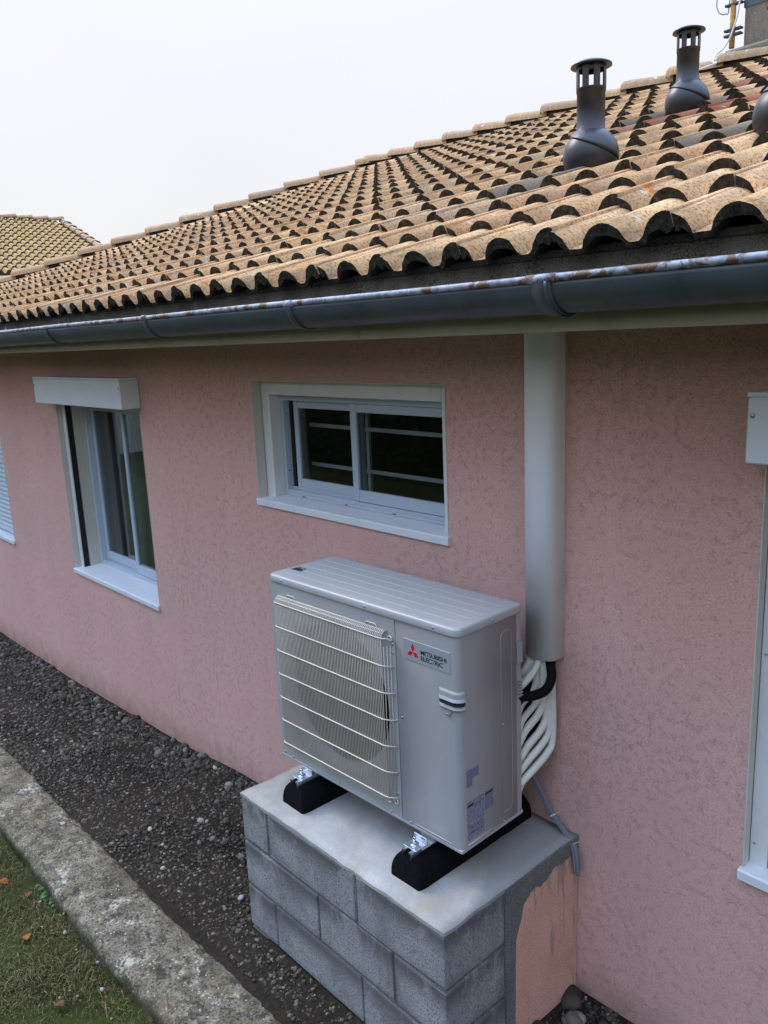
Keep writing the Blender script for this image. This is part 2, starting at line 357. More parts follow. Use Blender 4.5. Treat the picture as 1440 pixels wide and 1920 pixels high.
def box(bm, x0, x1, y0, y1, z0, z1, bev=0, mi=0, seg=1):
    vs = [bm.verts.new(p) for p in ((x0, y0, z0), (x1, y0, z0), (x1, y1, z0), (x0, y1, z0), (x0, y0, z1), (x1, y0, z1), (x1, y1, z1), (x0, y1, z1))]
    fs = [bm.faces.new([vs[i] for i in q]) for q in ((3, 2, 1, 0), (4, 5, 6, 7), (0, 1, 5, 4), (1, 2, 6, 5), (2, 3, 7, 6), (3, 0, 4, 7))]
    for f in fs: f.material_index = mi
    if bev:
        es = list({e for f in fs for e in f.edges})
        r = bmesh.ops.bevel(bm, geom=es, offset=bev, segments=seg, affect='EDGES', profile=.5)
        for f in r['faces']: f.material_index = mi
    return vs
def BM(): return bmesh.new()
def boxobj(name, mats, parent, *a, **k):
    bm = BM(); box(bm, *a, **k); return fin(name, bm, mats, parent)
def frame_rect(bm, x0, x1, z0, z1, wl, wr, wb, wt, y0, y1, bev=.002):
    box(bm, x0, x0+wl, y0, y1, z0, z1, bev); box(bm, x1-wr, x1, y0, y1, z0, z1, bev)
    box(bm, x0+wl+.0005, x1-wr-.0005, y0+.001, y1, z1-wt, z1, bev)
    if wb: box(bm, x0+wl+.0005, x1-wr-.0005, y0+.001, y1, z0, z0+wb, bev)
def tube(bm, pts, r, n=10, caps=True, mi=0, smooth_iter=0):
    pts = [Vector(p) for p in pts]
    rs = r if isinstance(r, (list, tuple)) else [r]*len(pts)
    rings = []; prev = None
    for i, p in enumerate(pts):
        d = (pts[min(i+1, len(pts)-1)]-pts[max(i-1, 0)]).normalized()
        if prev is None:
            a = d.orthogonal().normalized()
        else:
            a = (prev - d*prev.dot(d)).normalized()
        prev = a; b = d.cross(a)
        rings.append([bm.verts.new(p+(a*math.cos(t)+b*math.sin(t))*rs[i]) for t in [2*math.pi*k/n for k in range(n)]])
    for i in range(len(rings)-1):
        for k in range(n):
            f = bm.faces.new((rings[i][k], rings[i][(k+1) % n], rings[i+1][(k+1) % n], rings[i+1][k])); f.material_index = mi; f.smooth = True
    if caps:
        for rg in (rings[0][::-1], rings[-1]):
            f = bm.faces.new(rg); f.material_index = mi
def lathe(bm, prof, c=(0, 0, 0), n=32, mi=0, close=False):
    c = Vector(c); rings = [[bm.verts.new(c+Vector((r*math.cos(2*math.pi*k/n), r*math.sin(2*math.pi*k/n), z))) for k in range(n)] for r, z in prof]
    for i in range(len(rings)-1):
        for k in range(n):
            f = bm.faces.new((rings[i][k], rings[i][(k+1) % n], rings[i+1][(k+1) % n], rings[i+1][k])); f.material_index = mi; f.smooth = True
    if close:
        bm.faces.new(rings[0][::-1]); bm.faces.new(rings[-1])
def spline(ctrl, n=8):
    c = [Vector(p) for p in ctrl]; c = [2*c[0]-c[1]]+c+[2*c[-1]-c[-2]]; o = []
    for i in range(1, len(c)-2):
        for k in range(n):
            t = k/n; p0, p1, p2, p3 = c[i-1:i+3]
            o.append(.5*((2*p1)+(p2-p0)*t+(2*p0-5*p1+4*p2-p3)*t*t+(3*p1-p0-3*p2+p3)*t**3))
    o.append(c[-2]); return o
def extrude_x(bm, prof, x0, x1, mi=0, caps=True, smooth=False, nx=1):
    """prof: list of (y,z); closed ring extruded along x"""
    rings = [[bm.verts.new((x0+(x1-x0)*i/nx, y, z)) for y, z in prof] for i in range(nx+1)]; n = len(prof)
    for i in range(nx):
        for k in range(n):
            f = bm.faces.new((rings[i][k], rings[i][(k+1) % n], rings[i+1][(k+1) % n], rings[i+1][k])); f.material_index = mi; f.smooth = smooth
    if caps:
        f = bm.faces.new(rings[0]); f.material_index = mi; f = bm.faces.new(rings[-1][::-1]); f.material_index = mi
def np_mesh(name, verts, faces, mats, parent=None, smooth=False):
    me = bpy.data.meshes.new(name)
    nv, nf = len(verts), len(faces); k = faces.shape[1]
    me.vertices.add(nv); me.vertices.foreach_set('co', verts.astype(np.float32).ravel())
    me.loops.add(nf*k); me.loops.foreach_set('vertex_index', faces.astype(np.int32).ravel())
    me.polygons.add(nf); me.polygons.foreach_set('loop_start', np.arange(0, nf*k, k, dtype=np.int32))
    me.polygons.foreach_set('use_smooth', np.full(nf, smooth))
    me.update(calc_edges=True); me.validate()
    return link(name, me, mats, parent)

# ================================================================== GROUND
WX = [-60, -5.6, -3.85, -2.75, -2.04, -1.1, -.3, 1.03, 1.4, 60]
WZ = [-1.07, -1.04, -1.0, -.935, -.895, -.80, -.775, -.77, -.76, -.75]
def zwall(x): return float(np.interp(x, WX, WZ))
def zk(x): return -.748+.0186*max(-12, min(6, x))          # kerb top, falling gently to the left
def zg(x, y):                      # gravel bed between the wall and the kerb, heaped a little round the plinth
    t = min(1, max(0, -y/.9)); z = zwall(x)+(zk(x)-.020-zwall(x))*t**.8
    return z+.026*math.exp(-((x-.2)/.8)**2)*min(1, max(0, (-y-.45)/.2))*(1 if y > -.86 else .0)
def zl(x): return zk(x)-.080
bm = BM(); xs = [-14]+list(np.arange(-9, 4.01, .25))+[9]; ys = np.linspace(-1.1, .05, 14)
gv = [[bm.verts.new((x, y, zg(x, y)+random.uniform(-.006, .006))) for y in ys] for x in xs]
for i in range(len(xs)-1):
    for j in range(len(ys)-1): bm.faces.new((gv[i][j], gv[i+1][j], gv[i+1][j+1], gv[i][j+1]))
gravel_bed = tag(fin('gravel_bed', bm, 'soil', smooth=True), kind='structure')
bm = BM(); xs = [-150, -60, -20]+list(np.arange(-10, 5.01, .25))+[12, 40, 150]; ys = [-150, -60, -20, -8, -5]+list(np.linspace(-4, -1.15, 18))
gv = [[bm.verts.new((x, y, zl(x)+random.uniform(-.008, .008)+(0.03*min(4, -1.2-y) if y < -1.2 else 0))) for y in ys] for x in xs]
for i in range(len(xs)-1):
    for j in range(len(ys)-1): bm.faces.new((gv[i][j], gv[i+1][j], gv[i+1][j+1], gv[i][j+1]))
lawn = tag(fin('lawn', bm, 'lawn', smooth=True), kind='structure')
bm = BM()
for x0, x1, y0, y1 in ((-150, 150, -1.3, 150),):
    vs = [bm.verts.new((x, y, -1.45)) for x, y in ((x0, -150), (x1, -150), (x1, 150), (x0, 150))]; bm.faces.new(vs)
tag(fin('ground', bm, 'lawn'), kind='structure')

# kerb: cast concrete lengths with worn, uneven arrises
YK0, YK1 = -1.188, -.885
bm = BM(); kx = list(np.arange(-9, 4.01, .04)); prof0 = []
rings = []
for x in kx:
    z = zk(x); j = lambda s=.006: random.uniform(-s, s)
    wob = .010*math.sin(x*2.1)+.006*math.sin(x*5.3+1)
    ring = [(YK0+j()+wob, z-.30), (YK0-.004+j()+wob, z-.05), (YK0+.006+j()+wob, z-.018+j(.004)), (YK0+.03+j()+wob, z-.002+j(.004)), (YK0+.09, z+.004+j(.004)), (YK0+.15, z+.006+j(.004)), (YK0+.21, z+.004+j(.004)),
            (YK1-.025+j()+wob*.6, z+j(.004)), (YK1-.004+j()+wob*.6, z-.016+j(.005)), (YK1+j()+wob*.6, z-.06), (YK1, z-.30)]
    rings.append([bm.verts.new((x, y, q)) for y, q in ring])
for a, b in zip(rings[:-1], rings[1:]):
    for k in range(len(a)-1):
        f = bm.faces.new((a[k], a[k+1], b[k+1], b[k])); f.smooth = True
kerb = tag(fin('garden_kerb', bm, 'kerb'), 'long weathered concrete kerb with white lichen between grass and gravel', 'kerb')

# ================================================================== HOUSE
house = tag(empty('house', (0, 0, 0)), 'pink rendered bungalow with sandy tiled roof and white windows', 'house')
XL, XR, YB = -8.35, 5.2, 8.0
# openings (x0,x1,z0,z1)
WM = (-.841, .450, .832, 1.442); WLt = (-3.394, -2.065, .000, 1.27); WRt = (1.617, 2.95, .000, 1.27); WSh = (-6.05, -4.725, -.005, 1.27)
HOLES = [WM, WLt, WRt, WSh]
def wall_mesh():
    bm = BM(); xs = sorted({XL, XR, *[h[0] for h in HOLES], *[h[1] for h in HOLES]}); zs = sorted({-1.5, 1.70, *[h[2] for h in HOLES], *[h[3] for h in HOLES]})
    def hole(i, j):
        cx, cz = (xs[i]+xs[i+1])/2, (zs[j]+zs[j+1])/2
        return any(h[0] < cx < h[1] and h[2] < cz < h[3] for h in HOLES)
    for i in range(len(xs)-1):
        for j in range(len(zs)-1):
            if hole(i, j): continue
            for y in (0, .30):
                vs = [bm.verts.new((xs[a], y, zs[b])) for a, b in ((i, j), (i+1, j), (i+1, j+1), (i, j+1))]; bm.faces.new(vs)
    for h in HOLES:
        c = [(h[0], h[2]), (h[1], h[2]), (h[1], h[3]), (h[0], h[3])]
        for a, b in zip(c, c[1:]+c[:1]):
            bm.faces.new([bm.verts.new(p) for p in ((a[0], 0, a[1]), (b[0], 0, b[1]), (b[0], .30, b[1]), (a[0], .30, a[1]))])
    bmesh.ops.remove_doubles(bm, verts=bm.verts, dist=1e-5)
    box(bm, XL, XL+.3, .301, YB, -1.5, 1.70); box(bm, XR-.3, XR, .301, YB, -1.5, 1.70); box(bm, XL+.301, XR-.301, YB-.3, YB, -1.5, 1.70)
    return bm
fin('wall', wall_mesh(), 'wall', house)
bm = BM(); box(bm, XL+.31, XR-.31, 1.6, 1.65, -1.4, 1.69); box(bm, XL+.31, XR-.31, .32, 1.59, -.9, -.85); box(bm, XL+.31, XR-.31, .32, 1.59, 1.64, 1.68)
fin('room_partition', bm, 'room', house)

# ---- windows
def screw(parent, P, axis='y', r=.0045, mat='screw', name='screw'):
    bm = BM(); lathe(bm, [(r*.2, .0032), (r*.75, .0026), (r, .001), (r, -.001)], n=10); bm.faces.new([v for v in bm.verts if abs(v.co.z-.0032) < 1e-6])
    M = {'y': Matrix.Rotation(R(90), 4, 'X'), 'x': Matrix.Rotation(R(90), 4, 'Y'), 'z': Matrix.Identity(4)}[axis]
    bmesh.ops.transform(bm, matrix=Matrix.Translation(P) @ M, verts=bm.verts)
    return fin(name, bm, mat, parent)
# small sliding window
win = tag(empty('window', parent=house))
x0, x1, z0, z1 = WM; bw = .067
bm = BM()
box(bm, x0+.0006, x0+.004, -.002, .05, z0+.034, z1-.0006); box(bm, x1-.004, x1-.0006, -.002, .05, z0+.034, z1-.0006); box(bm, x0+.0045, x1-.0045, -.0015, .05, z1-.004, z1-.0006)
fin('reveal', bm, 'cream', win)
bm = BM(); frame_rect(bm, x0+.0045, x1-.0045, z0+.034, z1-.0045, bw, bw, 0, bw, .0505, .20, .003); fin('surround', bm, 'white', win)
bm = BM(); extrude_x(bm, [(-.014, z0), (-.014, z0+.028), (-.010, z0+.032), (.14, z0+.040), (.14, z0), (.02, z0), (.02, z0-.004), (-.004, z0-.004)], x0-.004, x1+.006); fin('sill', bm, 'sill', win)
fx0, fx1, fz0, fz1 = x0+bw+.005, x1-bw-.005, z0+.0405, z1-bw-.005
bm = BM(); frame_rect(bm, fx0, fx1, fz0, fz1, .022, .022, .028, .030, .112, .195, .002)
box(bm, fx0+.023, fx1-.023, .1385, .1425, fz0+.0285, fz0+.040); box(bm, fx0+.023, fx1-.023, .1065, .1115, fz0-.0, fz0+.012)
fin('frame', bm, 'alu', win)
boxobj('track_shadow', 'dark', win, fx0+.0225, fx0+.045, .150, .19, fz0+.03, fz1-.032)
for nm, a, b, y0 in (('sash', fx0+.062, -.205, .146), ('sash', -.245, fx1-.024, .1155)):
    sa = empty(nm, parent=win) if False else None
    bm = BM(); frame_rect(bm, a, b, fz0+.030, fz1-.032, .030 if y0 > .13 else .038, .036, .052, .036, y0, y0+.022, .002)
    s_ = fin('sash', bm, 'alu', win)
    boxobj('pane', 'glass', win, a+.028, b-.034, y0+.009, y0+.013, fz0+.080, fz1-.066)
bm = BM(); tube(bm, [(-.16, .128, fz0+.26), (-.16, .121, fz0+.26)], .006); 
for zz in (fz0+.128, fz0+.325):
    boxobj('inner_bar', 'bar', win, fx0+.03, fx1-.03, .262, .270, zz, zz+.018)
for xx in (-.32,):
    boxobj('inner_post', 'bar', win, xx, xx+.018, .271, .285, fz0, fz1)
bm.free()
for xx, zz in ((fx0+.012, fz1-.10), (fx0+.012, fz0+.12)): screw(win, (fx0+.0222, .13, zz), 'x', .004, 'ink', 'screw_hole')
for xx in (-.62, -.30, .02): boxobj('drain_slot', 'dark', win, xx, xx+.022, .1055, .1075, fz0+.003, fz0+.007)
# tall windows with roller shutter boxes
def tall_window(W_, shutter=False, bo=.036):
    x0, x1, z0, z1 = W_
    wn = empty('window', parent=house)
    for a, b in ((x0+.0006, x0+.004), (x1-.004, x1-.0006)): boxobj('reveal', 'cream', wn, a, b, -.002, .035, z0+.03, z1)
    bm = BM(); extrude_x(bm, [(-.018, z0-.005), (-.018, z0+.022), (-.013, z0+.027), (.19, z0+.040), (.19, z0-.02), (.02, z0-.02), (.02, z0-.005)], x0-.006, x1+.006); fin('sill', bm, 'sill', wn)
    bm = BM(); box(bm, x0-bo, x1+.028, -.122, -.0005, z1-.005, z1+.165, .004)
    box(bm, x0-bo-.002, x1+.030, -.124, -.0005, z1+.1655, z1+.178, .002)
    sb = fin('shutter_box', bm, 'box', wn)
    screw(wn, (x0-bo+.014, -.1225, z1+.118), 'y', .0065); screw(wn, (x1+.012, -.1225, z1+.118), 'y', .0065)
    zs = z0+.041
    for s, a in ((1, x0+.0045), (-1, x1-.0045)):
        q = lambda u, v: (min(a+s*u, a+s*v), max(a+s*u, a+s*v))
        bm = BM(); u = q(0, .052); box(bm, u[0], u[1], .0355, .060, zs-.012, z1-.006, .002)
        u = q(0, .030); box(bm, u[0], u[1], .0605, .085, zs-.01, z1-.006); u = q(.034, .052)
        fin('shutter_guide', bm, 'white', wn)
        u = q(.0525, .058); boxobj('guide_slot', 'dark', wn, u[0]-.001, u[1], .044, .080, zs-.011, z1-.006)
        u = q(.0, .064); boxobj('inner_reveal', 'cream', wn, u[0], u[1], .0855, .185, zs-.010, z1-.006)
        for zz in (z0+.10, z0+.70, z0+1.16): screw(wn, (a+s*.014, .0352, zz), 'y', .0045)
    if shutter:
        n = int((z1-zs)/.0415)
        for k in range(n):
            bm = BM(); zz = zs+.004+k*.0415
            extrude_x(bm, [(.060, zz), (.052, zz+.006), (.050, zz+.020), (.053, zz+.034), (.060, zz+.040), (.068, zz+.040), (.068, zz)], x0+.058, x1-.058)
            fin('slat', bm, 'shutter', wn)
        return wn
    f0, f1, g0, g1 = x0+.070, x1-.070, zs-.004, z1-.002
    bm = BM(); frame_rect(bm, f0, f1, g0, g1, .032, .032, .030, .03, .165, .245, .002); fin('frame', bm, 'alu', wn)
    xm = f0+(f1-f0)*.52
    for a, b, y0 in ((f0+.034, xm+.02, .205), (xm-.022, f1-.034, .172)):
        bm = BM(); frame_rect(bm, a, b, g0+.032, g1-.032, .036, .036, .065, .05, y0, y0+.026, .002); fin('sash', bm, 'alu', wn)
        boxobj('pane', 'glass', wn, a+.034, b-.034, y0+.010, y0+.014, g0+.094, g1-.08)
    return wn
tall_window(WLt); tall_window(WRt, False, .003); tall_window(WSh, True)
def curtain(name, x0, x1, z0, z1, label, y=.36):
    bm = BM(); n = 90; ph = random.random()*6
    vs = [[bm.verts.new((x0+(x1-x0)*i/n, y+.028*math.sin(i*.62+ph+.4*math.sin(i*.21))*(1+.25*k)+.012*math.sin(i*1.7), z1-(z1-z0)*k/3)) for k in range(4)] for i in range(n+1)]
    for i in range(n):
        for k in range(3): f = bm.faces.new((vs[i][k], vs[i+1][k], vs[i+1][k+1], vs[i][k+1])); f.smooth = True
    tag(fin(name, bm, 'curtain'), label, 'curtain')
curtain('curtain', WLt[0]+.02, WLt[0]+.86, -.2, 1.35, 'pale grey curtain hanging behind the left pane of the tall sliding window')
curtain('curtain', WLt[0]+.90, WLt[1], -.2, 1.35, 'pale grey curtain hanging behind the right pane of the tall sliding window', .42)

# ---- roof
TH = R(19.25); CT, ST = math.cos(TH), math.sin(TH)
PX = .152; TW = 2*PX; DY = .279; EXPO = DY/CT; NR = 16
YE, ZC = -.5, 1.857          # crest of the eave row
RZ0 = ZC-.066                # reference plane height at eave (tile underside in the valley)
XJ, YR = -4.25, YE+NR*DY     # hip meets ridge here
HIPX = lambda y: XJ-(YR-y)   # hip line at 45 degrees in plan
def plane_z(y): return RZ0+(y-YE)*math.tan(TH)
LAPX = 1.288+.016            # a lap line just right of a lapped roll's crest
roof = empty('roof', parent=house)
# deck under the tiles (four slopes)
bm = BM(); zr = plane_z(YR)-.012; ze = plane_z(YE+.05)-.012
hx = HIPX(YE+.05)
P = lambda *a: bm.verts.new(a)
a, b, c, d = P(hx, YE+.05, ze), P(XR+.6, YE+.05, ze), P(XR+.6, YR, zr), P(XJ, YR, zr)
e, f_ = P(XR+.6, 2*YR-YE-.05, ze), P(hx, 2*YR-YE-.05, ze)
bm.faces.new((a, b, c, d)); bm.faces.new((c, e, f_, d)); bm.faces.new((a, d, f_)); bm.faces.new((b, e, c))
fin('roof_deck', bm, 'deck', roof)
def rollh(u, crest, hw=.056):
    d = abs(((u-crest+PX) % TW)-PX); d = min(d, abs(d-TW))
    return (1-(d/hw)**2)**.62 if d < hw else 0.
US = sorted(set([0, .008, .018, .028, .036, .042, .05, .066, .080, .086, .094, .104, .116, .130, .142, .156, .168, .180, .190, .198, .206, .222, .234, .240, .248, .258, .270, .284, .294, .304]))
LC, PC = -.016, -.016+PX     # crest positions in the tile (lapped roll, plain roll)
def tile_mesh(seed):
    rr = random.Random(seed); L_ = .345
    n = len(US); tf, tb, bf, bb = [], [], [], []
    jx = [rr.uniform(-.0025, .0025) for _ in US]; fr = [rr.uniform(-.003, .003) for _ in US]
    rag = [0]*n
    for i, u in enumerate(US):
        if u > .25 or u < .03:                       # ragged mortar/lug under the lapped roll
            rag[i] = rr.choice([0, 0, -.008, -.014, .006])
    for i, u in enumerate(US):
        h = max(rollh(u, LC), rollh(u, PC))
        lift = .006*max(0, min(1, (u-.235)/.04))
        s0 = -.003+fr[i]
        tf.append((u, s0, .016+.050*h+lift)); tb.append((u, L_, .001+.033*h+lift*.5))
        bf.append((u+jx[i], s0+.004, .002+(.036*h if h > 0 else 0)+rag[i]*h+rr.uniform(-.002, .002))); bb.append((u, L_, -.006+.020*h))
    verts = np.array(tf+tb+bf+bb); fs = []; mi = []
    for i in range(n-1):
        fs.append((i, i+1, n+i+1, n+i)); mi.append(0)
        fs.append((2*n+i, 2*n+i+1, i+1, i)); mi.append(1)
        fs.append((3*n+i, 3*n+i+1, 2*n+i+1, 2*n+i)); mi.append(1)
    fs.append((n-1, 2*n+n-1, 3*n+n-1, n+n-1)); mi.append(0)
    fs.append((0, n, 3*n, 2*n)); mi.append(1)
    return verts, np.array(fs), np.array(mi), n
def tile_to_me(name, v, f, mi, n, mats):
    o = np_mesh(name, v, f, mats, roof); o.data.polygons.foreach_set('material_index', mi.astype(np.int32))
    sm = np.zeros(len(f), bool); sm[:3*(n-1):3] = True; o.data.polygons.foreach_set('use_smooth', sm); return o
TV = [tile_mesh(s) for s in range(5)]
def slope_xf(x, y): return Matrix.Translation((x, y, plane_z(y))) @ Matrix.Rotation(TH, 4, 'X')
cols = range(-36, 15); cells = []
for r in range(NR):
    y = YE+r*DY
    for c in cols:
        x = LAPX+c*TW
        if x+TW < HIPX(y)-.02 or x > XR+.55: continue
        u, v, z = px((x+.15, y+.1, plane_z(y)+.05)) if (Vector((x, y, plane_z(y)))-CAM).dot(fw) > .3 else (9e9, 0, 1)
        cut = x < HIPX(y+DY)+.03
        vis = -20 < u < 1470 and -20 < v < 700
        cells.append((x, y, r, c, cut, z if vis else z+1000))
order = sorted([q for q in cells if not q[4]], key=lambda q: q[5])
single = set((q[2], q[3]) for q in order[:292])
VENTS = [(.660, .60), (.40, 1.80), (1.385, .575)]
red = {(7, -4), (7, -3), (9, -3), (6, -1)}
def kindof(r, c):
    if (r, c) in RED: return 'redtile'
    if (r, c) in GREY: return 'greytile'
    return 'tile'
def cell_at(x, y): return (int(round((y-YE)/DY-.3)), int(math.floor((x-LAPX)/TW)))
RED = {cell_at(.33, 1.52), cell_at(.50, 1.66), cell_at(.95, 1.52), cell_at(.62, 2.32), cell_at(1.3, 1.25)}
GREY = {cell_at(.66, .42), cell_at(.40, 1.62), cell_at(1.38, .40), cell_at(.40, .45), cell_at(1.25, .70), cell_at(.15, 1.70), cell_at(.64, 1.80)}
proto = {}
def proto_me(k, s):
    if (k, s) not in proto:
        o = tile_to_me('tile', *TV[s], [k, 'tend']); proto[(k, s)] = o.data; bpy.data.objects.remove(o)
    return proto[(k, s)]
rv, rf, rm = [], [], []; off = 0; cutbm = BM()
for x, y, r, c, cut, d in cells:
    s = rng.integers(0, 5); M = slope_xf(x, y) @ Matrix.Rotation(rng.uniform(-.009, .009), 4, 'Z') @ Matrix.Rotation(rng.uniform(-.006, .006), 4, 'X') @ Matrix.Translation((rng.uniform(-.002, .002), rng.uniform(-.007, .007), rng.uniform(-.002, .003)))
    if (r, c) in single:
        o = link('tile', proto_me(kindof(r, c), s), [], roof); o.matrix_local = M; continue
    v, f, mi, n = TV[s]; A = np.array(M); vv = v @ A[:3, :3].T+A[:3, 3]
    if cut:
        b2 = BM(); bv = [b2.verts.new(p) for p in vv]
        for q, m_ in zip(f, mi):
            fc = b2.faces.new([bv[k] for k in q]); fc.material_index = int(m_)
        bmesh.ops.bisect_plane(b2, geom=b2.verts[:]+b2.edges[:]+b2.faces[:], plane_co=(XJ+.01, YR, 0), plane_no=(-1, 1, 0), clear_outer=True)
        tmp = bpy.data.meshes.new('t'); b2.to_mesh(tmp); cutbm.from_mesh(tmp); b2.free(); bpy.data.meshes.remove(tmp)
    else:
        rv.append(vv); rf.append(f+off); rm.append(mi); off += len(v)
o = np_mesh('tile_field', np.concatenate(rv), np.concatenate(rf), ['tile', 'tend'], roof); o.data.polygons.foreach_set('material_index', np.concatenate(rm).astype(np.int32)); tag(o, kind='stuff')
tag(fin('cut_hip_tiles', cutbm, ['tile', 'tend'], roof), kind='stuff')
# ridge and hip caps
def cap_mesh(seed, L_=.43):
    rr = random.Random(seed); bm = BM(); n = 12; rings = []
    for s, rad, lift in ((0, .118, .030), (.012, .124, .034), (.06, .122, .030), (L_*.55, .112, .014), (L_, .100, 0)):
        ring = []
        for k in range(n+1):
            t = math.pi*k/n
            ring.append(bm.verts.new((s, math.cos(t)*rad, math.sin(t)**.75*rad*.66+lift+rr.uniform(-.003, .003))))
        rings.append(ring)
    for a, b in zip(rings[:-1], rings[1:]):
        for k in range(n): f = bm.faces.new((a[k], b[k], b[k+1], a[k+1])); f.smooth = True
    inner = [bm.verts.new((.004, v.co.y*.86, v.co.z*.82-.004)) for v in rings[0]]
    for k in range(n): f = bm.faces.new((rings[0][k], rings[0][k+1], inner[k+1], inner[k])); f.material_index = 0
    for rg in rings[:1]: pass
    return bm
caps = []
for s in range(3):
    o = fin('ridge_tile', cap_mesh(s), ['ridge', 'tend']); caps.append(o.data); bpy.data.objects.remove(o)
zrid = plane_z(YR)+.030
x = XJ-.05; k = 0
while x < XR+.5:
    o = link('ridge_tile', caps[k % 3], [], roof); o.location = (x, YR, zrid+random.uniform(-.004, .004)); o.rotation_euler = (random.uniform(-.02, .02), 0, random.uniform(-.012, .012)); x += .382; k += 1
hl = math.hypot(YR-YE, YR-YE)
hd = Vector((1, 1, math.tan(TH))).normalized(); st = .395
base = Vector((HIPX(YE), YE, plane_z(YE)+.035))
nh = int((Vector((XJ, YR, plane_z(YR)))-Vector((HIPX(YE), YE, plane_z(YE)))).length/st)
for k in range(nh+1):
    o = link('hip_tile', caps[(k+1) % 3], [], roof); o.location = base+hd*(k*st)
    q = hd.to_track_quat('X', 'Z'); o.rotation_mode = 'QUATERNION'; o.rotation_quaternion = q @ Quaternion((1, 0, 0), random.uniform(-.03, .03))
bm = BM()      # mortar bed below the caps
box(bm, XJ, XR+.55, YR-.085, YR+.085, plane_z(YR)-.02, zrid+.022)
tube(bm, [Vector((HIPX(YE+.1), YE+.1, plane_z(YE+.1)+.025)), Vector((XJ, YR, plane_z(YR)+.03))], .075, 6)
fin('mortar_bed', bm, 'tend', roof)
# fascia, soffit, gutter
bm = BM(); box(bm, HIPX(YE)+.06, XR+.5, -.445, -.42, 1.64, 1.815); fin('fascia_board', bm, 'fascia', house)
bm = BM()
segs = [HIPX(YE)+.05, -6.2, -3.3, -.35+.02, .515, 3.4, XR+.5]
for a, b in zip(segs[:-1], segs[1:]): box(bm, a+.0008, b-.0008, -.462, -.4455, 1.616, 1.70, .001)
box(bm, HIPX(YE)+.06, XR+.5, -.4450, .02, 1.622, 1.636)
fin('soffit_board', bm, 'soffit', house)
gut = empty('gutter', parent=house)
GY, GZ, GR = -.532, 1.732, .073
arc = [(GY+GR*math.cos(t), GZ+GR*math.sin(t)) for t in [math.pi+math.pi*k/20 for k in range(21)]]
inn = [(GY+(GR-.0025)*math.cos(t), GZ+(GR-.0025)*math.sin(t)) for t in [math.pi+math.pi*k/20 for k in range(21)]]
gx = [HIPX(YE)-.02, -4.4, -1.40, 1.33, XR+.5]
for i, (a, b) in enumerate(zip(gx[:-1], gx[1:])):
    bm = BM(); extrude_x(bm, [(y, z) for y, z in arc]+[(y, z) for y, z in inn[::-1]], a, b+.0, smooth=True, caps=False); fin('trough', bm, 'gutter', gut)
bm = BM(); tube(bm, [(gx[0]+(gx[-1]-gx[0])*k/60, GY-GR+.002, GZ+.006+.0012*math.sin(k*.9)) for k in range(61)], .0095, 12); fin('rolled_lip', bm, 'lip', gut)
def band(x, w_, gr, mat='gutter', lip=True):
    bm = BM(); A = [(GY+gr*math.cos(t), GZ+gr*math.sin(t)) for t in [math.pi*.97+math.pi*1.0*k/20 for k in range(21)]]
    B = [(GY+(gr-.003)*math.cos(t), GZ+(gr-.003)*math.sin(t)) for t in [math.pi*.97+math.pi*1.0*k/20 for k in range(21)]]
    extrude_x(bm, A+B[::-1], x-w_/2, x+w_/2, smooth=True)
    if lip: tube(bm, [(x-w_*.75, GY-GR+.002, GZ+.006), (x+w_*.75, GY-GR+.002, GZ+.006)], .0112, 12, mi=1)
    return fin('gutter_bracket', bm, [mat, 'lip'], gut)
for x in (-7.9, -6.8, -5.9, -4.9, -3.9, -2.85, -1.75, -.66, .345, 2.4, 3.4): band(x, .028, GR+.004)
band(1.335, .055, GR+.0045)
bm = BM(); 
for x in (1.352,): 
    A = [(GY+(GR+.008)*math.cos(t), GZ+(GR+.008)*math.sin(t)) for t in [math.pi+math.pi*k/20 for k in range(21)]]
    tube(bm, [(x, y, z) for y, z in A], .004, 6)
fin('joint_bead', bm, 'gutter', gut)

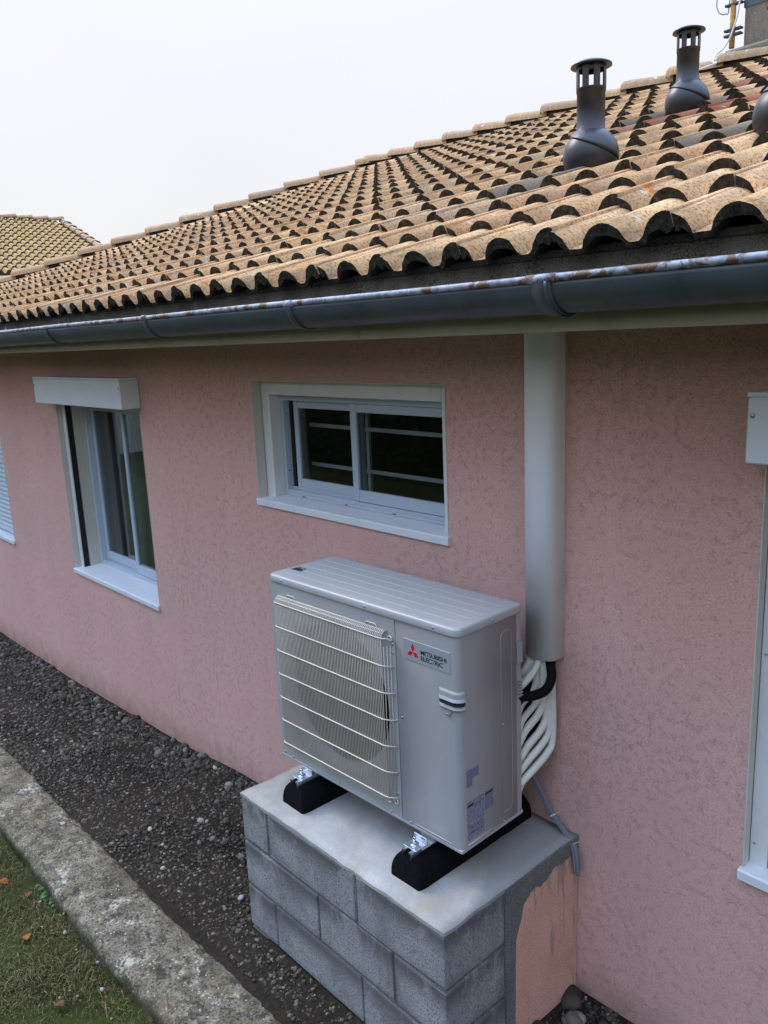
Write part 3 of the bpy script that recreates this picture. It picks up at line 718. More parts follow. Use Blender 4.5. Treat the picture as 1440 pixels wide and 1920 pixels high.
# ---- roof vents
def vent(x, y, label):
    v = empty('roof_vent', (x, y, plane_z(y)+.072), parent=house); v['label'] = label
    bm = BM(); rd = .101
    lathe(bm, [(rd*math.cos(t), rd*math.sin(t)) for t in [R(-55)+R(125)*k/16 for k in range(17)]], n=40); fin('dome', bm, 'vent', v)
    bm = BM(); r2 = rd+.004   # hood: upper shell, cut on a slant towards the front
    n = 40; rings = []
    for k in range(9):
        ring = []
        for i in range(n):
            a = 2*math.pi*i/n; low = R(16)+R(26)*math.cos(a-R(215))
            t = R(66)+(low-R(66))*k/8
            ring.append(bm.verts.new((r2*math.cos(t)*math.cos(a), r2*math.cos(t)*math.sin(a), r2*math.sin(t))))
        rings.append(ring)
    edge = [bm.verts.new(v_.co*.965) for v_ in rings[-1]]; rings.append(edge)
    for a, b in zip(rings[:-1], rings[1:]):
        for i in range(n): f = bm.faces.new((a[i], a[(i+1) % n], b[(i+1) % n], b[i])); f.smooth = a is not rings[-2]
    fin('hood', bm, 'vent', v)
    bm = BM(); zb = .085
    lathe(bm, [(.058, zb-.01), (.055, zb+.006), (.0515, zb+.012), (.0515, .222), (.0535, .223), (.0535, .236)], n=36); fin('pipe', bm, 'vent', v)
    bm = BM()
    n = 8; av = math.atan2(CAM.y-y, CAM.x-x)
    for i in range(n):                                   # slotted head
        a0 = av+2*math.pi*(i+.5)/n; w_ = 2*math.pi/n*.58
        pts = [(r_, a0-w_/2+w_*k/4) for r_ in (.0535,) for k in range(5)]
        o_ = [[bm.verts.new((r_*math.cos(a), r_*math.sin(a), z)) for k in range(5) for a in [a0-w_/2+w_*k/4]] for r_ in (.0545, .0505) for z in (.234, .308)]
        for k in range(4):
            bm.faces.new((o_[0][k], o_[0][k+1], o_[1][k+1], o_[1][k])); bm.faces.new((o_[2][k+1], o_[2][k], o_[3][k], o_[3][k+1]))
        for k in (0, 4): bm.faces.new((o_[0][k], o_[1][k], o_[3][k], o_[2][k]))
    lathe(bm, [(.0545, .298), (.0505, .298), (.0505, .312), (.0545, .312), (.0545, .298)], n=36)
    fin('slotted_head', bm, 'vent', v)
    bm = BM(); lathe(bm, [(.0, .322), (.03, .326), (.055, .324), (.073, .316), (.075, .310), (.070, .309), (.02, .312), (.0, .312)], n=36); bmesh.ops.remove_doubles(bm, verts=bm.verts, dist=1e-4); fin('cap', bm, 'vent', v)
    return v
for (x, y), lb in zip(VENTS, ('dark vent with slotted head nearest the gutter', 'dark vent higher up the roof near the ridge', 'dark domed vent cut off by the picture edge')): vent(x, y, lb)
# ---- chimney
ch = empty('chimney', parent=house)
cy = YR+.42
bm = BM(); box(bm, -.405, .35, cy-.28, cy+.28, plane_z(YR)-.35, 4.6, .008); fin('stack', bm, 'stone', ch)
bm = BM(); box(bm, -.50, .45, cy-.40, cy+.40, plane_z(YR)-.35, plane_z(YR)+.17, .02); fin('cement_collar', bm, 'stone', ch)
bm = BM(); box(bm, -.4095, -.40, cy-.285, cy+.285, 3.80, 3.86); box(bm, -.41, .355, cy-.2855, cy-.281, 3.80, 3.86); fin('strap', bm, 'bluestrap', ch)
ant = tag(empty('antenna_mast', (-.475, cy-.31, 3.53)), 'yellowish aerial pole clamped to the chimney beside a loose cable', 'aerial')
bm = BM(); tube(bm, [(0, 0, .02), (0, 0, .2), (.004, 0, 1.)], .020, 10); fin('pole', bm, 'wood', ant)
for z in (.10, .135, .30): 
    bm = BM(); box(bm, -.055, .07, -.024, .024, z, z+.012, .002); tube(bm, [(-.06, 0, z+.006), (-.035, 0, z+.006)], .008, 8); fin('clamp', bm, 'bluestrap', ant)
bm = BM(); tube(bm, spline([(-.06, .0, .95), (-.12, 0, .42), (-.115, 0, .30), (-.06, 0, .26), (-.03, .0, .33), (-.028, 0, .95)]), .004, 6); fin('loose_cable', bm, 'cable', ant)
bm = BM(); tube(bm, spline([(.03, -.03, .95), (.06, -.03, .35), (.02, -.04, .12), (-.03, -.06, .02), (-.06, -.10, -.02), (-.03, -.22, -.10), (.03, -.30, -.14), (-.12, -.42, -.19)]), .006, 6); fin('white_cable', bm, 'whitecable', ant)

# ================================================================== PIPE DUCT on wall
bm = BM(); dx0, dx1, dd = .853, .978, .080
def dprof(x0, x1, d, n=20):
    xc, a = (x0+x1)/2, (x1-x0)/2
    return [(x0, -.0005)]+[(xc-a*math.cos(t)*1.0, -.018-(d-.018)*max(0., math.sin(t))**.45) for t in [math.pi*k/n for k in range(n+1)]]+[(x1, -.0005)]
po, pi_ = dprof(dx0, dx1, dd), dprof(dx0+.002, dx1-.002, dd-.002)
for zb, zt in ((.522, 1.620),):
    vo = [[bm.verts.new((x, y, z)) for x, y in po] for z in (zb, zt)]; vi = [[bm.verts.new((x, y, z)) for x, y in pi_] for z in (zb, zt)]
    for k in range(len(po)-1):
        f = bm.faces.new((vo[0][k], vo[0][k+1], vo[1][k+1], vo[1][k])); f.smooth = True; bm.faces.new((vi[0][k+1], vi[0][k], vi[1][k], vi[1][k+1])); bm.faces.new((vo[0][k+1], vo[0][k], vi[0][k], vi[0][k+1]))
duct = fin('pipe_duct', bm, 'duct'); tag(duct, 'tall white plastic pipe duct running up the wall to the soffit', 'duct')

# ================================================================== PLINTH
PZ = -.13; PX0, PX1, PYF = -.075, 1.040, -.692
pl = tag(empty('block_plinth', (PX0, PYF, -.78)), 'grey concrete block plinth under the outdoor unit, cement smeared', 'plinth')
plm = pl.matrix_basis.inverted() if False else Matrix.Translation((-PX0, -PYF, .78))
def pchild(name, bm, mat):
    bmesh.ops.transform(bm, matrix=plm, verts=bm.verts); return fin(name, bm, mat, pl)
bm = BM(); box(bm, PX0+.007, PX1-.007, PYF+.007, -.002, -1.1, PZ-.016); pchild('mortar_core', bm, 'mortar')
def rough_slab(x0, x1, y0, y1, z0, z1, j=.003, n=26, m=14):
    bm = BM(); g = [[bm.verts.new((x0+(x1-x0)*i/n+(random.uniform(-j, j) if i in (0, n) else 0), y0+(y1-y0)*k/m+(random.uniform(-j, j) if k in (0, m) else 0), z1+random.uniform(-j, j)*.4-(j*.9 if i in (0, n) or k in (0, m) else 0))) for k in range(m+1)] for i in range(n+1)]
    for i in range(n):
        for k in range(m): f = bm.faces.new((g[i][k], g[i+1][k], g[i+1][k+1], g[i][k+1])); f.smooth = True
    ring = [g[i][0] for i in range(n+1)]+[g[n][k] for k in range(1, m+1)]+[g[i][m] for i in range(n-1, -1, -1)]+[g[0][k] for k in range(m-1, 0, -1)]
    low = [bm.verts.new((v.co.x, v.co.y, z0)) for v in ring]
    for k in range(len(ring)): bm.faces.new((ring[k], low[k], low[(k+1) % len(ring)], ring[(k+1) % len(ring)]))
    bm.faces.new(low[::-1]); return bm
pchild('cement_top', rough_slab(PX0, PX1+.001, PYF-.001, -.003, PZ-.0155, PZ), 'cap')
H_ = .196
rows = [[(PX0, .098), (.108, .620), (.630, PX1)], [(PX0, .402), (.412, .800), (.810, PX1)], [(PX0, .110), (.120, .630), (.640, PX1)], [(PX0, .402), (.412, .86), (.87, PX1)]]
def block(x0, x1, y0, y1, z0, z1):
    bm = BM(); box(bm, x0, x1, y0, y1, z0, z1, .005, 0, 2)
    for v in bm.verts: v.co += Vector((random.uniform(-1, 1), random.uniform(-1, 1), random.uniform(-1, 1)))*.0026
    return bm
for r_, row in enumerate(rows):
    zt = PZ-.016-r_*(H_+.004)
    for (a, b) in row:
        pchild('concrete_block', block(a, b, PYF, -.41, zt-H_+.011, zt), 'block')
# rear part: older pink rendered block with mortar rounded over its top
bm = BM(); box(bm, .5, PX1+.004, -.365, -.0015, -1.1, PZ-.06, .006, 0, 2); pchild('rendered_block', bm, 'pinkblock')
def fillet():
    bm = BM(); n = 40; a_, b_ = [], []
    for i in range(n+1):
        y = -.4095+(.4065)*i/n; low = -.265+.085*(i/n)**.6+.007*math.sin(i*.55)+random.uniform(-.004, .004)
        if i < 5: low = -.9
        elif i < 9: low = -.46+.022*i
        a_.append(bm.verts.new((PX1+.0065+random.uniform(-.001, .001), y, PZ-.004))); b_.append(bm.verts.new((PX1+.0062, y, low)))
    c_ = [bm.verts.new((PX1-.03, v.co.y, v.co.z)) for v in a_]; d_ = [bm.verts.new((PX1-.03, v.co.y, v.co.z)) for v in b_]
    for i in range(n):
        bm.faces.new((a_[i], b_[i], b_[i+1], a_[i+1])); bm.faces.new((a_[i+1], c_[i+1], c_[i], a_[i])); bm.faces.new((b_[i], d_[i], d_[i+1], b_[i+1]))
    bm.faces.new((a_[0], c_[0], d_[0], b_[0])); bm.faces.new((a_[n], b_[n], d_[n], c_[n])); return bm
pchild('mortar_band', fillet(), 'mortar')

# ================================================================== RUBBER FEET
def foot(x, label):
    ft = tag(empty('rubber_foot', (x, -.614, PZ)), label, 'mounting foot', 'rubber mounting feet')
    prof = [(-.0725, 0), (.0725, 0), (.0725, .022), (.068, .046), (.058, .066), (.044, .081), (.026, .090), (-.026, .090), (-.044, .081), (-.058, .066), (-.068, .046), (-.0725, .022)]
    bm = BM(); rings = []
    for y, s in ((.0, .84), (.005, .93), (.014, .98), (.03, 1), (.57, 1), (.584, .97), (.59, .90)):
        rings.append([bm.verts.new((a*s, y+(.018*(b/.09)**2 if y < .1 else -.018*(b/.09)**2), b*(1 if s == 1 else .99) if b else 0)) for a, b in prof])
    for p_, q_ in zip(rings[:-1], rings[1:]):
        for k in range(len(prof)): bm.faces.new((p_[k], p_[(k+1) % len(prof)], q_[(k+1) % len(prof)], q_[k]))
    bm.faces.new(rings[0][::-1]); bm.faces.new(rings[-1]); fin('rubber_block', bm, 'rubber', ft)
    # strut channel let into the top
    bm = BM(); c = [(-.021, .112), (-.021, .070), (.021, .070), (.021, .112), (.010, .112), (.010, .106), (.0185, .106), (.0185, .0725), (-.0185, .0725), (-.0185, .106), (-.010, .106), (-.010, .112)]
    ra = [bm.verts.new((a, .014, b-.004)) for a, b in c]; rb = [bm.verts.new((a, .575, b-.004)) for a, b in c]
    for k in range(len(c)): bm.faces.new((ra[k], ra[(k+1) % len(c)], rb[(k+1) % len(c)], rb[k]))
    fin('strut_channel', bm, 'zinc', ft)
    for y0 in (.030, .470):
        br = empty('clamp_bracket', (0, y0, .1085), parent=ft)
        bm = BM(); box(bm, -.030, .030, 0, .055, 0, .0045, .001); box(bm, -.030, .030, .0505, .055, .005, .024, .001)
        fin('plate', bm, 'zinc', br)
        bm = BM(); lathe(bm, [(.0001, .006), (.015, .006), (.015, .0046)], c=(-.003, .026, 0), n=20); bmesh.ops.remove_doubles(bm, verts=bm.verts, dist=1e-3); fin('washer', bm, 'screw', br)
        bm = BM(); lathe(bm, [(.0095, .0062), (.0095, .0135)], c=(-.003, .026, 0), n=6, close=True); tube(bm, [(-.003, .026, .0136), (-.003, .026, .032)], .0046, 10); fin('bolt', bm, 'zinc', br)
    return ft
foot(.168, 'black rubber foot with zinc clamp under the fan side of the outdoor unit'); foot(.7885, 'black rubber foot with zinc clamp under the label side of the outdoor unit')

# ================================================================== OUTDOOR UNIT
W, H, D = .95, .7586, .3196; PSI = .0243
UC = Vector((.475, -.3606, 0))
unit = tag(empty('heat_pump_unit', (UC.x, UC.y, 0), PSI), 'ivory outdoor heat pump unit with wire fan grille on the block plinth', 'heat pump')
UM = Matrix.Translation((-W/2, -D/2, 0))
def uc(name, bm, mat, parent=None, smooth=False):
    bmesh.ops.transform(bm, matrix=UM, verts=bm.verts); return fin(name, bm, mat, parent or unit, smooth)
ZL = .729; FC = (.352, .366); FR = .298
# fan panel with round opening
bm = BM(); x0, x1, z0, z1 = .002, .680, .012, ZL
angs = sorted([2*math.pi*k/64 for k in range(64)]+[math.atan2(z-FC[1], x-FC[0]) % (2*math.pi) for x in (x0, x1) for z in (z0, z1)])
def rectpt(a):
    c, s = math.cos(a), math.sin(a); ts = []
    if c > 1e-9: ts.append((x1-FC[0])/c)
    if c < -1e-9: ts.append((x0-FC[0])/c)
    if s > 1e-9: ts.append((z1-FC[1])/s)
    if s < -1e-9: ts.append((z0-FC[1])/s)
    t = min(ts); return (FC[0]+c*t, FC[1]+s*t)
ro = [bm.verts.new((rectpt(a)[0], 0, rectpt(a)[1])) for a in angs]; ri = [bm.verts.new((FC[0]+FR*math.cos(a), 0, FC[1]+FR*math.sin(a))) for a in angs]
rk = [bm.verts.new((v.co.x, .012, v.co.z)) for v in ro]
n = len(angs)
rm_ = [bm.verts.new((FC[0]+(FR-.014)*math.cos(a), .006, FC[1]+(FR-.014)*math.sin(a))) for a in angs]
rb_ = [bm.verts.new((FC[0]+(FR-.038)*math.cos(a), .026, FC[1]+(FR-.038)*math.sin(a))) for a in angs]
rc_ = [((FC[0]+(FR-.044)*math.cos(a), .110, FC[1]+(FR-.044)*math.sin(a))) for a in angs]
for k in range(n):
    j = (k+1) % n
    bm.faces.new((ro[k], ro[j], ri[j], ri[k])); bm.faces.new((ro[j], ro[k], rk[k], rk[j]))
    for A_, B_ in ((ri, rm_), (rm_, rb_)):
        f = bm.faces.new((A_[k], A_[j], B_[j], B_[k])); f.smooth = True
uc('fan_panel', bm, 'metal')
bm = BM(); A_ = [bm.verts.new((FC[0]+(FR-.0382)*math.cos(a), .027, FC[1]+(FR-.0382)*math.sin(a))) for a in angs]; B_ = [bm.verts.new(p) for p in rc_]
for k in range(n): f = bm.faces.new((A_[k], A_[(k+1) % n], B_[(k+1) % n], B_[k])); f.smooth = True
uc('fan_shroud', bm, 'fan')
# service panel wrapping the right corner
def wrap(bm, x0, z0, z1, r=.020, yb=.287, off=0, n=8):
    pts = [(x0, -off)]+[(W-r+(r+off)*math.sin(t), r-(r+off)*math.cos(t)) for t in [math.pi/2*k/n for k in range(n+1)]]+[(W+off, yb)]
    a = [bm.verts.new((x, y, z0)) for x, y in pts]; b = [bm.verts.new((x, y, z1)) for x, y in pts]
    for k in range(len(pts)-1): f = bm.faces.new((a[k], a[k+1], b[k+1], b[k])); f.smooth = True
    return a, b, pts
bm = BM(); a, b, pts = wrap(bm, .6835, .012, ZL)
for e_, s in ((0, 1), (-1, -1)):
    x, y = pts[e_]; q = [bm.verts.new((x+(0 if e_ == 0 else -.012), y+(.012 if e_ == 0 else 0), z)) for z in (.012, ZL)]; bm.faces.new((a[e_], b[e_], q[1], q[0]))
uc('service_panel', bm, 'metal')
bm = BM(); box(bm, .935, .9465, .2885, D-.002, .012, ZL, .002); uc('rear_frame', bm, 'metal')
bm = BM(); box(bm, .001, .012, .0125, D-.002, .012, ZL, .002); uc('end_panel', bm, 'metal')
bm = BM(); box(bm, .013, .934, .20, .30, .02, ZL-.002); uc('coil', bm, 'dark')
bm = BM(); box(bm, -.001, .951, -.001, D, -.002, .0115, .003); 
for x in (.16, .787): box(bm, x-.03, x+.03, -.045, D+.045, -.0255, -.0215, .001); box(bm, x-.03, x+.03, .01, D-.01, -.0214, -.0025)
uc('base_pan', bm, 'metal')
def rrect(x0, x1, y0, y1, r, n=6):
    o_ = []
    for cx, cy_, a0 in ((x1-r, y0+r, -90), (x1-r, y1-r, 0), (x0+r, y1-r, 90), (x0+r, y0+r, 180)):
        for k in range(n+1): t = R(a0+90*k/n); o_.append((cx+r*math.cos(t), cy_+r*math.sin(t)))
    return o_
bm = BM(); rings = []
for off, z in ((.0035, ZL+.0015), (.0045, ZL+.004), (.0045, H-.008), (.003, H-.003), (-.002, H-.0003), (-.012, H)):
    rings.append([bm.verts.new((x, y, z)) for x, y in rrect(-off, W+off, -off, D+off, .022+off)])
for A_, B_ in zip(rings[:-1], rings[1:]):
    for k in range(len(A_)): f = bm.faces.new((A_[k], A_[(k+1) % len(A_)], B_[(k+1) % len(B_)], B_[k])); f.smooth = True
bm.faces.new(rings[-1]); bm.faces.new(rings[0][::-1])
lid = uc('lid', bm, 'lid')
bm = BM()
for k in range(5):
    y = .050+k*.050; box(bm, .030, .925, y, y+.007, H-.003, H+.0006, .0005)
uc('lid_rib', bm, 'lid')
bm = BM()
for k, (a0, b0, a1, b1) in enumerate([(0, 0, .005, .018), (.006, .002, .013, .016), (.013, .016, .010, .002), (.018, .0, .020, .018), (.020, .018, .027, .004), (.03, .001, .031, .016), (.031, .016, .041, .014), (.041, .014, .038, .001), (.044, .002, .056, .003), (.05, .001, .05, .017), (.0, .023, .02, .022), (.024, .024, .05, .021)]):
    X = .028; Y = .085; p_, q_ = Vector((X+a0, Y+b0*1.6, H+.0012)), Vector((X+a1, Y+b1*1.6, H+.0012)); tube(bm, [p_, q_], .0016, 4)
uc('marker_scribble', bm, 'ink')
# grille
bm = BM(); gx0, gx1, gz0, gz1 = .052, .656, .062, .684; gy = -.030
nw = 72; xs_ = [gx0+.016+(gx1-.028-gx0)*k/(nw-1) for k in range(nw)]
for x in xs_:
    tube(bm, [(x, -.001, gz1-.002), (x, -.016, gz1), (x, gy+.004, gz1-.010), (x, gy, gz1-.020), (x, gy, gz0+.012), (x, -.004, gz0+.004)], .0018, 4)
for k in range(3):
    x = gx1-.006+k*.0062; tube(bm, [(x, gy+.006+.009*k, gz1-.05), (x, gy+.006+.009*k, gz0+.014)], .0013, 4)
for k in range(7):
    z = .664-k*.0955
    tube(bm, [(gx0, -.002, z-.008), (gx0+.004, gy+.004, z-.001), (gx0+.018, gy-.003, z), (gx1-.018, gy-.003, z), (gx1-.004, gy+.002, z), (gx1+.016, -.002, z-.006)], .0026, 6)
tube(bm, [(gx0+.012, -.012, gz1+.001), (gx1-.012, -.012, gz1+.001)], .0024, 6); tube(bm, [(gx0+.012, -.0245, gz1-.0065), (gx1-.012, -.0245, gz1-.0065)], .0022, 6)
tube(bm, [(gx0+.012, gy+.004, gz0+.012), (gx1, gy+.004, gz0+.012)], .0026, 6)
for xa in (.10, .54): tube(bm, [(xa, -.004, gz1), (xa+.012, -.004, gz1+.010), (xa+.05, -.004, gz1+.010), (xa+.062, -.004, gz1)], .0022, 5)
for (xa, za) in ((gx1+.006, gz1-.024), (gx1+.004, gz0+.008)):
    tube(bm, [(xa+.009*math.cos(t), -.006, za+.009*math.sin(t)) for t in [2*math.pi*k/12 for k in range(13)]], .0026, 6)
uc('fan_grille', bm, 'wire')
# fan
fan = empty('fan', (FC[0]-W/2, .062-D/2, FC[1]), parent=unit); fan.rotation_euler = (R(90), 0, 0)
bm = BM(); lathe(bm, [(.001, .028), (.035, .026), (.05, .012), (.052, -.03)], n=28); fin('hub', bm, 'fan', fan)
for b_ in range(3):
    bm = BM(); g = []
    for i in range(9):
        rr_ = .05+(.243-.05)*i/8
        g.append([bm.verts.new((rr_*math.cos(t), rr_*math.sin(t), .028-.058*k/8)) for k in range(9) for t in [2*math.pi*b_/3+.35+(-.35+(.95+.35*i/8)*k/8*1.05)+.25*(i/8)**2]])
    for i in range(8):
        for k in range(8): f = bm.faces.new((g[i][k], g[i+1][k], g[i+1][k+1], g[i][k+1])); f.smooth = True
    fin('blade', bm, 'fan', fan)
bm = BM(); box(bm, FC[0]-.012, FC[0]+.012, .125, .135, .02, ZL-.01); box(bm, FC[0]-.05, FC[0]+.05, .11, .124, FC[1]-.05, FC[1]+.05, .004); uc('motor_support', bm, 'fan')
# badge with emblem and lettering
badge = None
bm = BM(); box(bm, .7205, .919, -.0014, -.0002, .6065, .677, .0005); badge = uc('badge', bm, 'badge')
def flat(name, polys, y0, y1, mat, parent):
    bm = BM()
    for P_ in polys:
        a = [bm.verts.new((x, y0, z)) for x, z in P_]; b = [bm.verts.new((x, y1, z)) for x, z in P_]
        bm.faces.new(a)
        for k in range(len(a)): bm.faces.new((a[k], a[(k+1) % len(a)], b[(k+1) % len(b)], b[k]))
    return uc(name, bm, mat, parent)
s_ = .0165; cx_, cz_ = .7615, .6385; h3 = s_*math.sqrt(3)/2
def rhomb(ang):
    d = [(0, 0), (-s_/2, h3), (0, 2*h3), (s_/2, h3)]
    c, s = math.cos(ang), math.sin(ang); return [(cx_+x*c-z*s, cz_+x*s+z*c) for x, z in d]
for a in (0, R(120), R(-120)): flat('emblem_diamond', [rhomb(a)], -.0020, -.0014, 'red', badge)
def lettering(txt, x, z, width, height, mat, parent, y=-.0018, bold=.02):
    cu = bpy.data.curves.new('txt', 'FONT'); cu.body = txt; cu.size = 1; cu.offset = bold*.8; cu.space_character = .92; cu.resolution_u = 3
    o = bpy.data.objects.new('txt', cu); COL.objects.link(o); bpy.context.view_layer.update()
    me = bpy.data.meshes.new_from_object(o.evaluated_get(bpy.context.evaluated_depsgraph_get())); bpy.data.objects.remove(o)
    co = np.array([v.co[:] for v in me.vertices]); mn, mxx = co.min(0), co.max(0)
    for v in me.vertices:
        a = (v.co.x-mn[0])/(mxx[0]-mn[0])*width; b = (v.co.y-mn[1])/(mxx[1]-mn[1])*height
        v.co = (x+a-W/2, y-D/2, z+b)
    return link('lettering', me, mat, parent)
lettering('MITSUBISHI', .7965, .6392, .109, .0152, 'ink', badge); lettering('ELECTRIC', .7965, .6195, .0935, .0150, 'ink', badge)
# handles
def handle(bm, x0=.869, yb=.030, z0=.490):
    n = 10; r = .020
    path = [(x0+(W-r-x0)*k/5, 0, 0, -1) for k in range(5)]+[(W-r, r, math.sin(t), -math.cos(t)) for t in [math.pi/2*k/n for k in range(n+1)]]+[(W, yb, 1, 0)]
    prof = [(.062, .0004, 0), (.0605, .006, 0), (.057, .008, 0), (.042, .0085, 0), (.0335, .0135, 0), (.0315, .0125, 0), (.0325, .0022, 0), (.018, .0018, 1), (.0125, .0022, 1), (.0115, .011, 0), (.008, .0125, 0), (.003, .010, 0), (-.002, .0004, 0)]
    g = []
    m_ = len(path)
    for i, (x, y, nx_, ny_) in enumerate(path):
        fall = 1 if 0 < i < m_-1 else 0
        row = []
        for z, d, q in prof:
            d2 = d*fall+.0004*(1-fall)
            if nx_ == 0: X, Y = x, -d2
            elif nx_ == 1 and y == yb: X, Y = W+d2, yb
            else: X, Y = W-r+(r+d2)*nx_, r+(r+d2)*ny_
            row.append(bm.verts.new((X, Y, z0+z)))
        g.append(row)
    for i in range(m_-1):
        for k in range(len(prof)-1):
            f = bm.faces.new((g[i][k], g[i+1][k], g[i+1][k+1], g[i][k+1])); f.smooth = False
            if k in (6, 7): f.material_index = 1  # recess shade painted on as dark faces; the casing is not hollowed
    t_ = [(.888, -.0005), (.892, -.016), (.899, -.023), (.911, -.023), (.918, -.014), (.924, -.0005)]
    a = [bm.verts.new((x, -.004, z0+z)) for x, z in t_]; b = [bm.verts.new((x, -.0002, z0+z)) for x, z in t_]; bm.faces.new(a)
    for k in range(len(a)): bm.faces.new((a[k], a[(k+1) % len(a)], b[(k+1) % len(b)], b[k]))
bm = BM(); handle(bm); uc('handle', bm, ['metal', 'fan'])
bm = BM()
for zz in (.523, .487): 
    lathe(bm, [(.001, .004), (.012, .003), (.012, -.003), (.001, -.004)], c=(-.004, .030, zz), n=12)
    box(bm, -.010, .001, .02, .075, zz-.010, zz+.006, .003)
uc('handle', bm, 'metal')
def uscrew(x, z, y=-.001): screw(unit, (x-W/2, y-D/2, z), 'y', .0045)
for x, z in ((.078, .744), (.544, .744), (.855, .744)): uscrew(x, z, -.0048)
for x, z in ((.008+.01, .020), (.072, .016), (.348, .016), (.627, .016), (.722, .016), (.700, .393), (.672, .372), (.668, .642), (.668, .612), (.905, .473), (.665, .10)): uscrew(x, z, -.004 if x == .905 else -.001)
for y, z in ((.214, .369), (.216, .018), (.162, .744)): screw(unit, (W/2+(.005 if z > .74 else .001), y-D/2, z), 'x', .0045)
screw(unit, (W/2-.003, .302-D/2, .60), 'x', .004)
# pressed channels low on the panels, embossed access cover outline on the side
for p_, q_, r_ in (((.205, .0005, .018), (.335, .0005, .018), .003), ((.362, .0005, .018), (.61, .0005, .018), .003), ((.742, .0005, .018), (.915, .0005, .018), .0036), ((W-.0005, .028, .018), (W-.0005, .198, .018), .0036)):
    bm = BM(); tube(bm, [p_, q_], r_, 6); uc('pressed_rib', bm, 'metal')
bm = BM(); q = [(.207, .05), (.25, .05), (.262, .066), (.262, .672), (.25, .688), (.218, .688), (.207, .674), (.207, .05)]
tube(bm, [(W-.0002, y, z) for y, z in q], .0009, 5); uc('access_cover_outline', bm, 'metal')
bm = BM()
for k in range(6): box(bm, .936, .9585, .293, .312, .44+k*.011, .444+k*.011)
uc('valve_louvre', bm, 'metal'); bm = BM()
box(bm, .9475, .953, .291, .318, .555, .63, .001); uc('rear_clip', bm, 'metal')
# stickers on the side
def sticker(name, y0, y1, z0, z1, mat):
    o = empty_ = None
    bm = BM(); a = (y1-y0)/2; b = (z1-z0)/2; box(bm, 0, .0007, -a, a, -b, b)
    o = fin(name, bm, mat, unit); o.location = (W/2+.0002, (y0+y1)/2-D/2, (z0+z1)/2); return o
sticker('rating_label', .027, .110, .031, .168, 'paper1'); sticker('warning_label', .115, .156, .105, .167, 'paper2')
sticker('warning_label', .027, .0555, .221, .280, 'paper2'); sticker('warning_label', .056, .086, .247, .2795, 'paper2')
bm = BM(); 
for z in (.1655,): box(bm, W+.0006, W+.0012, .0285, .060, .153, .160); box(bm, W+.0006, W+.0012, .0285, .108, .149, .151)
for z in (.078, .0765): pass
for z in (.076, .055): box(bm, W+.0006, W+.0012, .0285, .108, z, z+.0012)
box(bm, W+.0006, W+.0012, .116, .155, .158, .165); uc('label_rule', bm, 'ink')

# ================================================================== PIPES
PORTS = [.433, .390, .346, .305, .269, .218, .176, .132, .097]
BX = [.878, .890, .903, .914, .926, .937, .947, .956, .925]
RR = [.0125, .012, .0132, .0115, .0135, .0135, .0128, .0135, .0128]
TOPX = [.875, .885, .898, .907, .918, .930, .940, .946, .915]; TOPY = [-.058, -.056, -.054, -.050, -.048, -.044, -.040, -.034, -.024]
words = ['uppermost', 'second highest', 'third highest', 'thin fourth highest', 'middle', 'outermost long', 'third lowest', 'second lowest', 'lowest']
for i in range(9):
    z, bx, ty = PORTS[i]-(.020, .030, .040, .044, .044, .046, .046, .046, .046)[i], BX[i], TOPY[i]
    h = min(.135, .498-z); sh = .045-.10*max(0, .135-h)
    ctrl = [(.900, -.31, z-.050), (.922, -.215, z-.002), (bx-.012, -.135+.02*(h < .12), z+.36*h), (bx, ty-.034, z+.68*h), (bx+.001, ty-.005, z+h)]
    ztop = .56
    if z+h < .40: ctrl += [(bx*.75+TOPX[i]*.25, ty, z+h+(.50-z-h)*.55)]
    ctrl += [(TOPX[i], ty, max(z+h+.012, .506)), (TOPX[i], ty, ztop)]
    bm = BM(); tube(bm, spline(ctrl, 8), RR[i], 12)
    o = fin('insulated_pipe', bm, 'pipe')
    tag(o, 'white insulated pipe bending into the unit, %s of the row under the duct' % words[i], 'pipe', 'insulated refrigerant pipes')
for k, (z, wd_) in enumerate(((.36, 'upper'), (.255, 'middle'), (.15, 'lower'))):  # dark pipes added to blacken the gaps between the white ones
    bm = BM(); tube(bm, spline([(.86, -.30, z-.05), (.895, -.20, z), (.890, -.10, z+.05), (.878, -.035, z+.12), (.880, -.028, max(.53, z+.18))], 8), .017, 12)
    tag(fin('insulated_pipe', bm, 'conduit'), 'added dark pipe blackening the gaps behind the white ones, the %s of three' % wd_, 'pipe', 'added dark pipes')
bm = BM(); tube(bm, spline([(.880, -.25, .408), (.915, -.19, .440), (.922, -.12, .470), (.918, -.072, .500), (.915, -.058, .53), (.912, -.055, .58)], 8), .0125, 12)
tag(fin('insulated_pipe', bm, 'pipe'), 'short white pipe coming straight out of the duct above the black conduit', 'pipe', 'insulated refrigerant pipes')
bm = BM(); pts = spline([(.905, -.245, .455), (.925, -.205, .432), (.950, -.145, .418), (.970, -.095, .428), (.970, -.062, .462), (.955, -.046, .500), (.946, -.042, .56)], 16)
tube(bm, pts, [.0175 if k % 2 else .0155 for k in range(len(pts))], 12)
tag(fin('conduit', bm, 'conduit'), 'black corrugated conduit looping from the duct into the unit', 'conduit')
bun = tag(empty('cable_bundle', (.90, -.05, .05)), 'bundle of loose grey cables drooping over the plinth edge', 'cable')
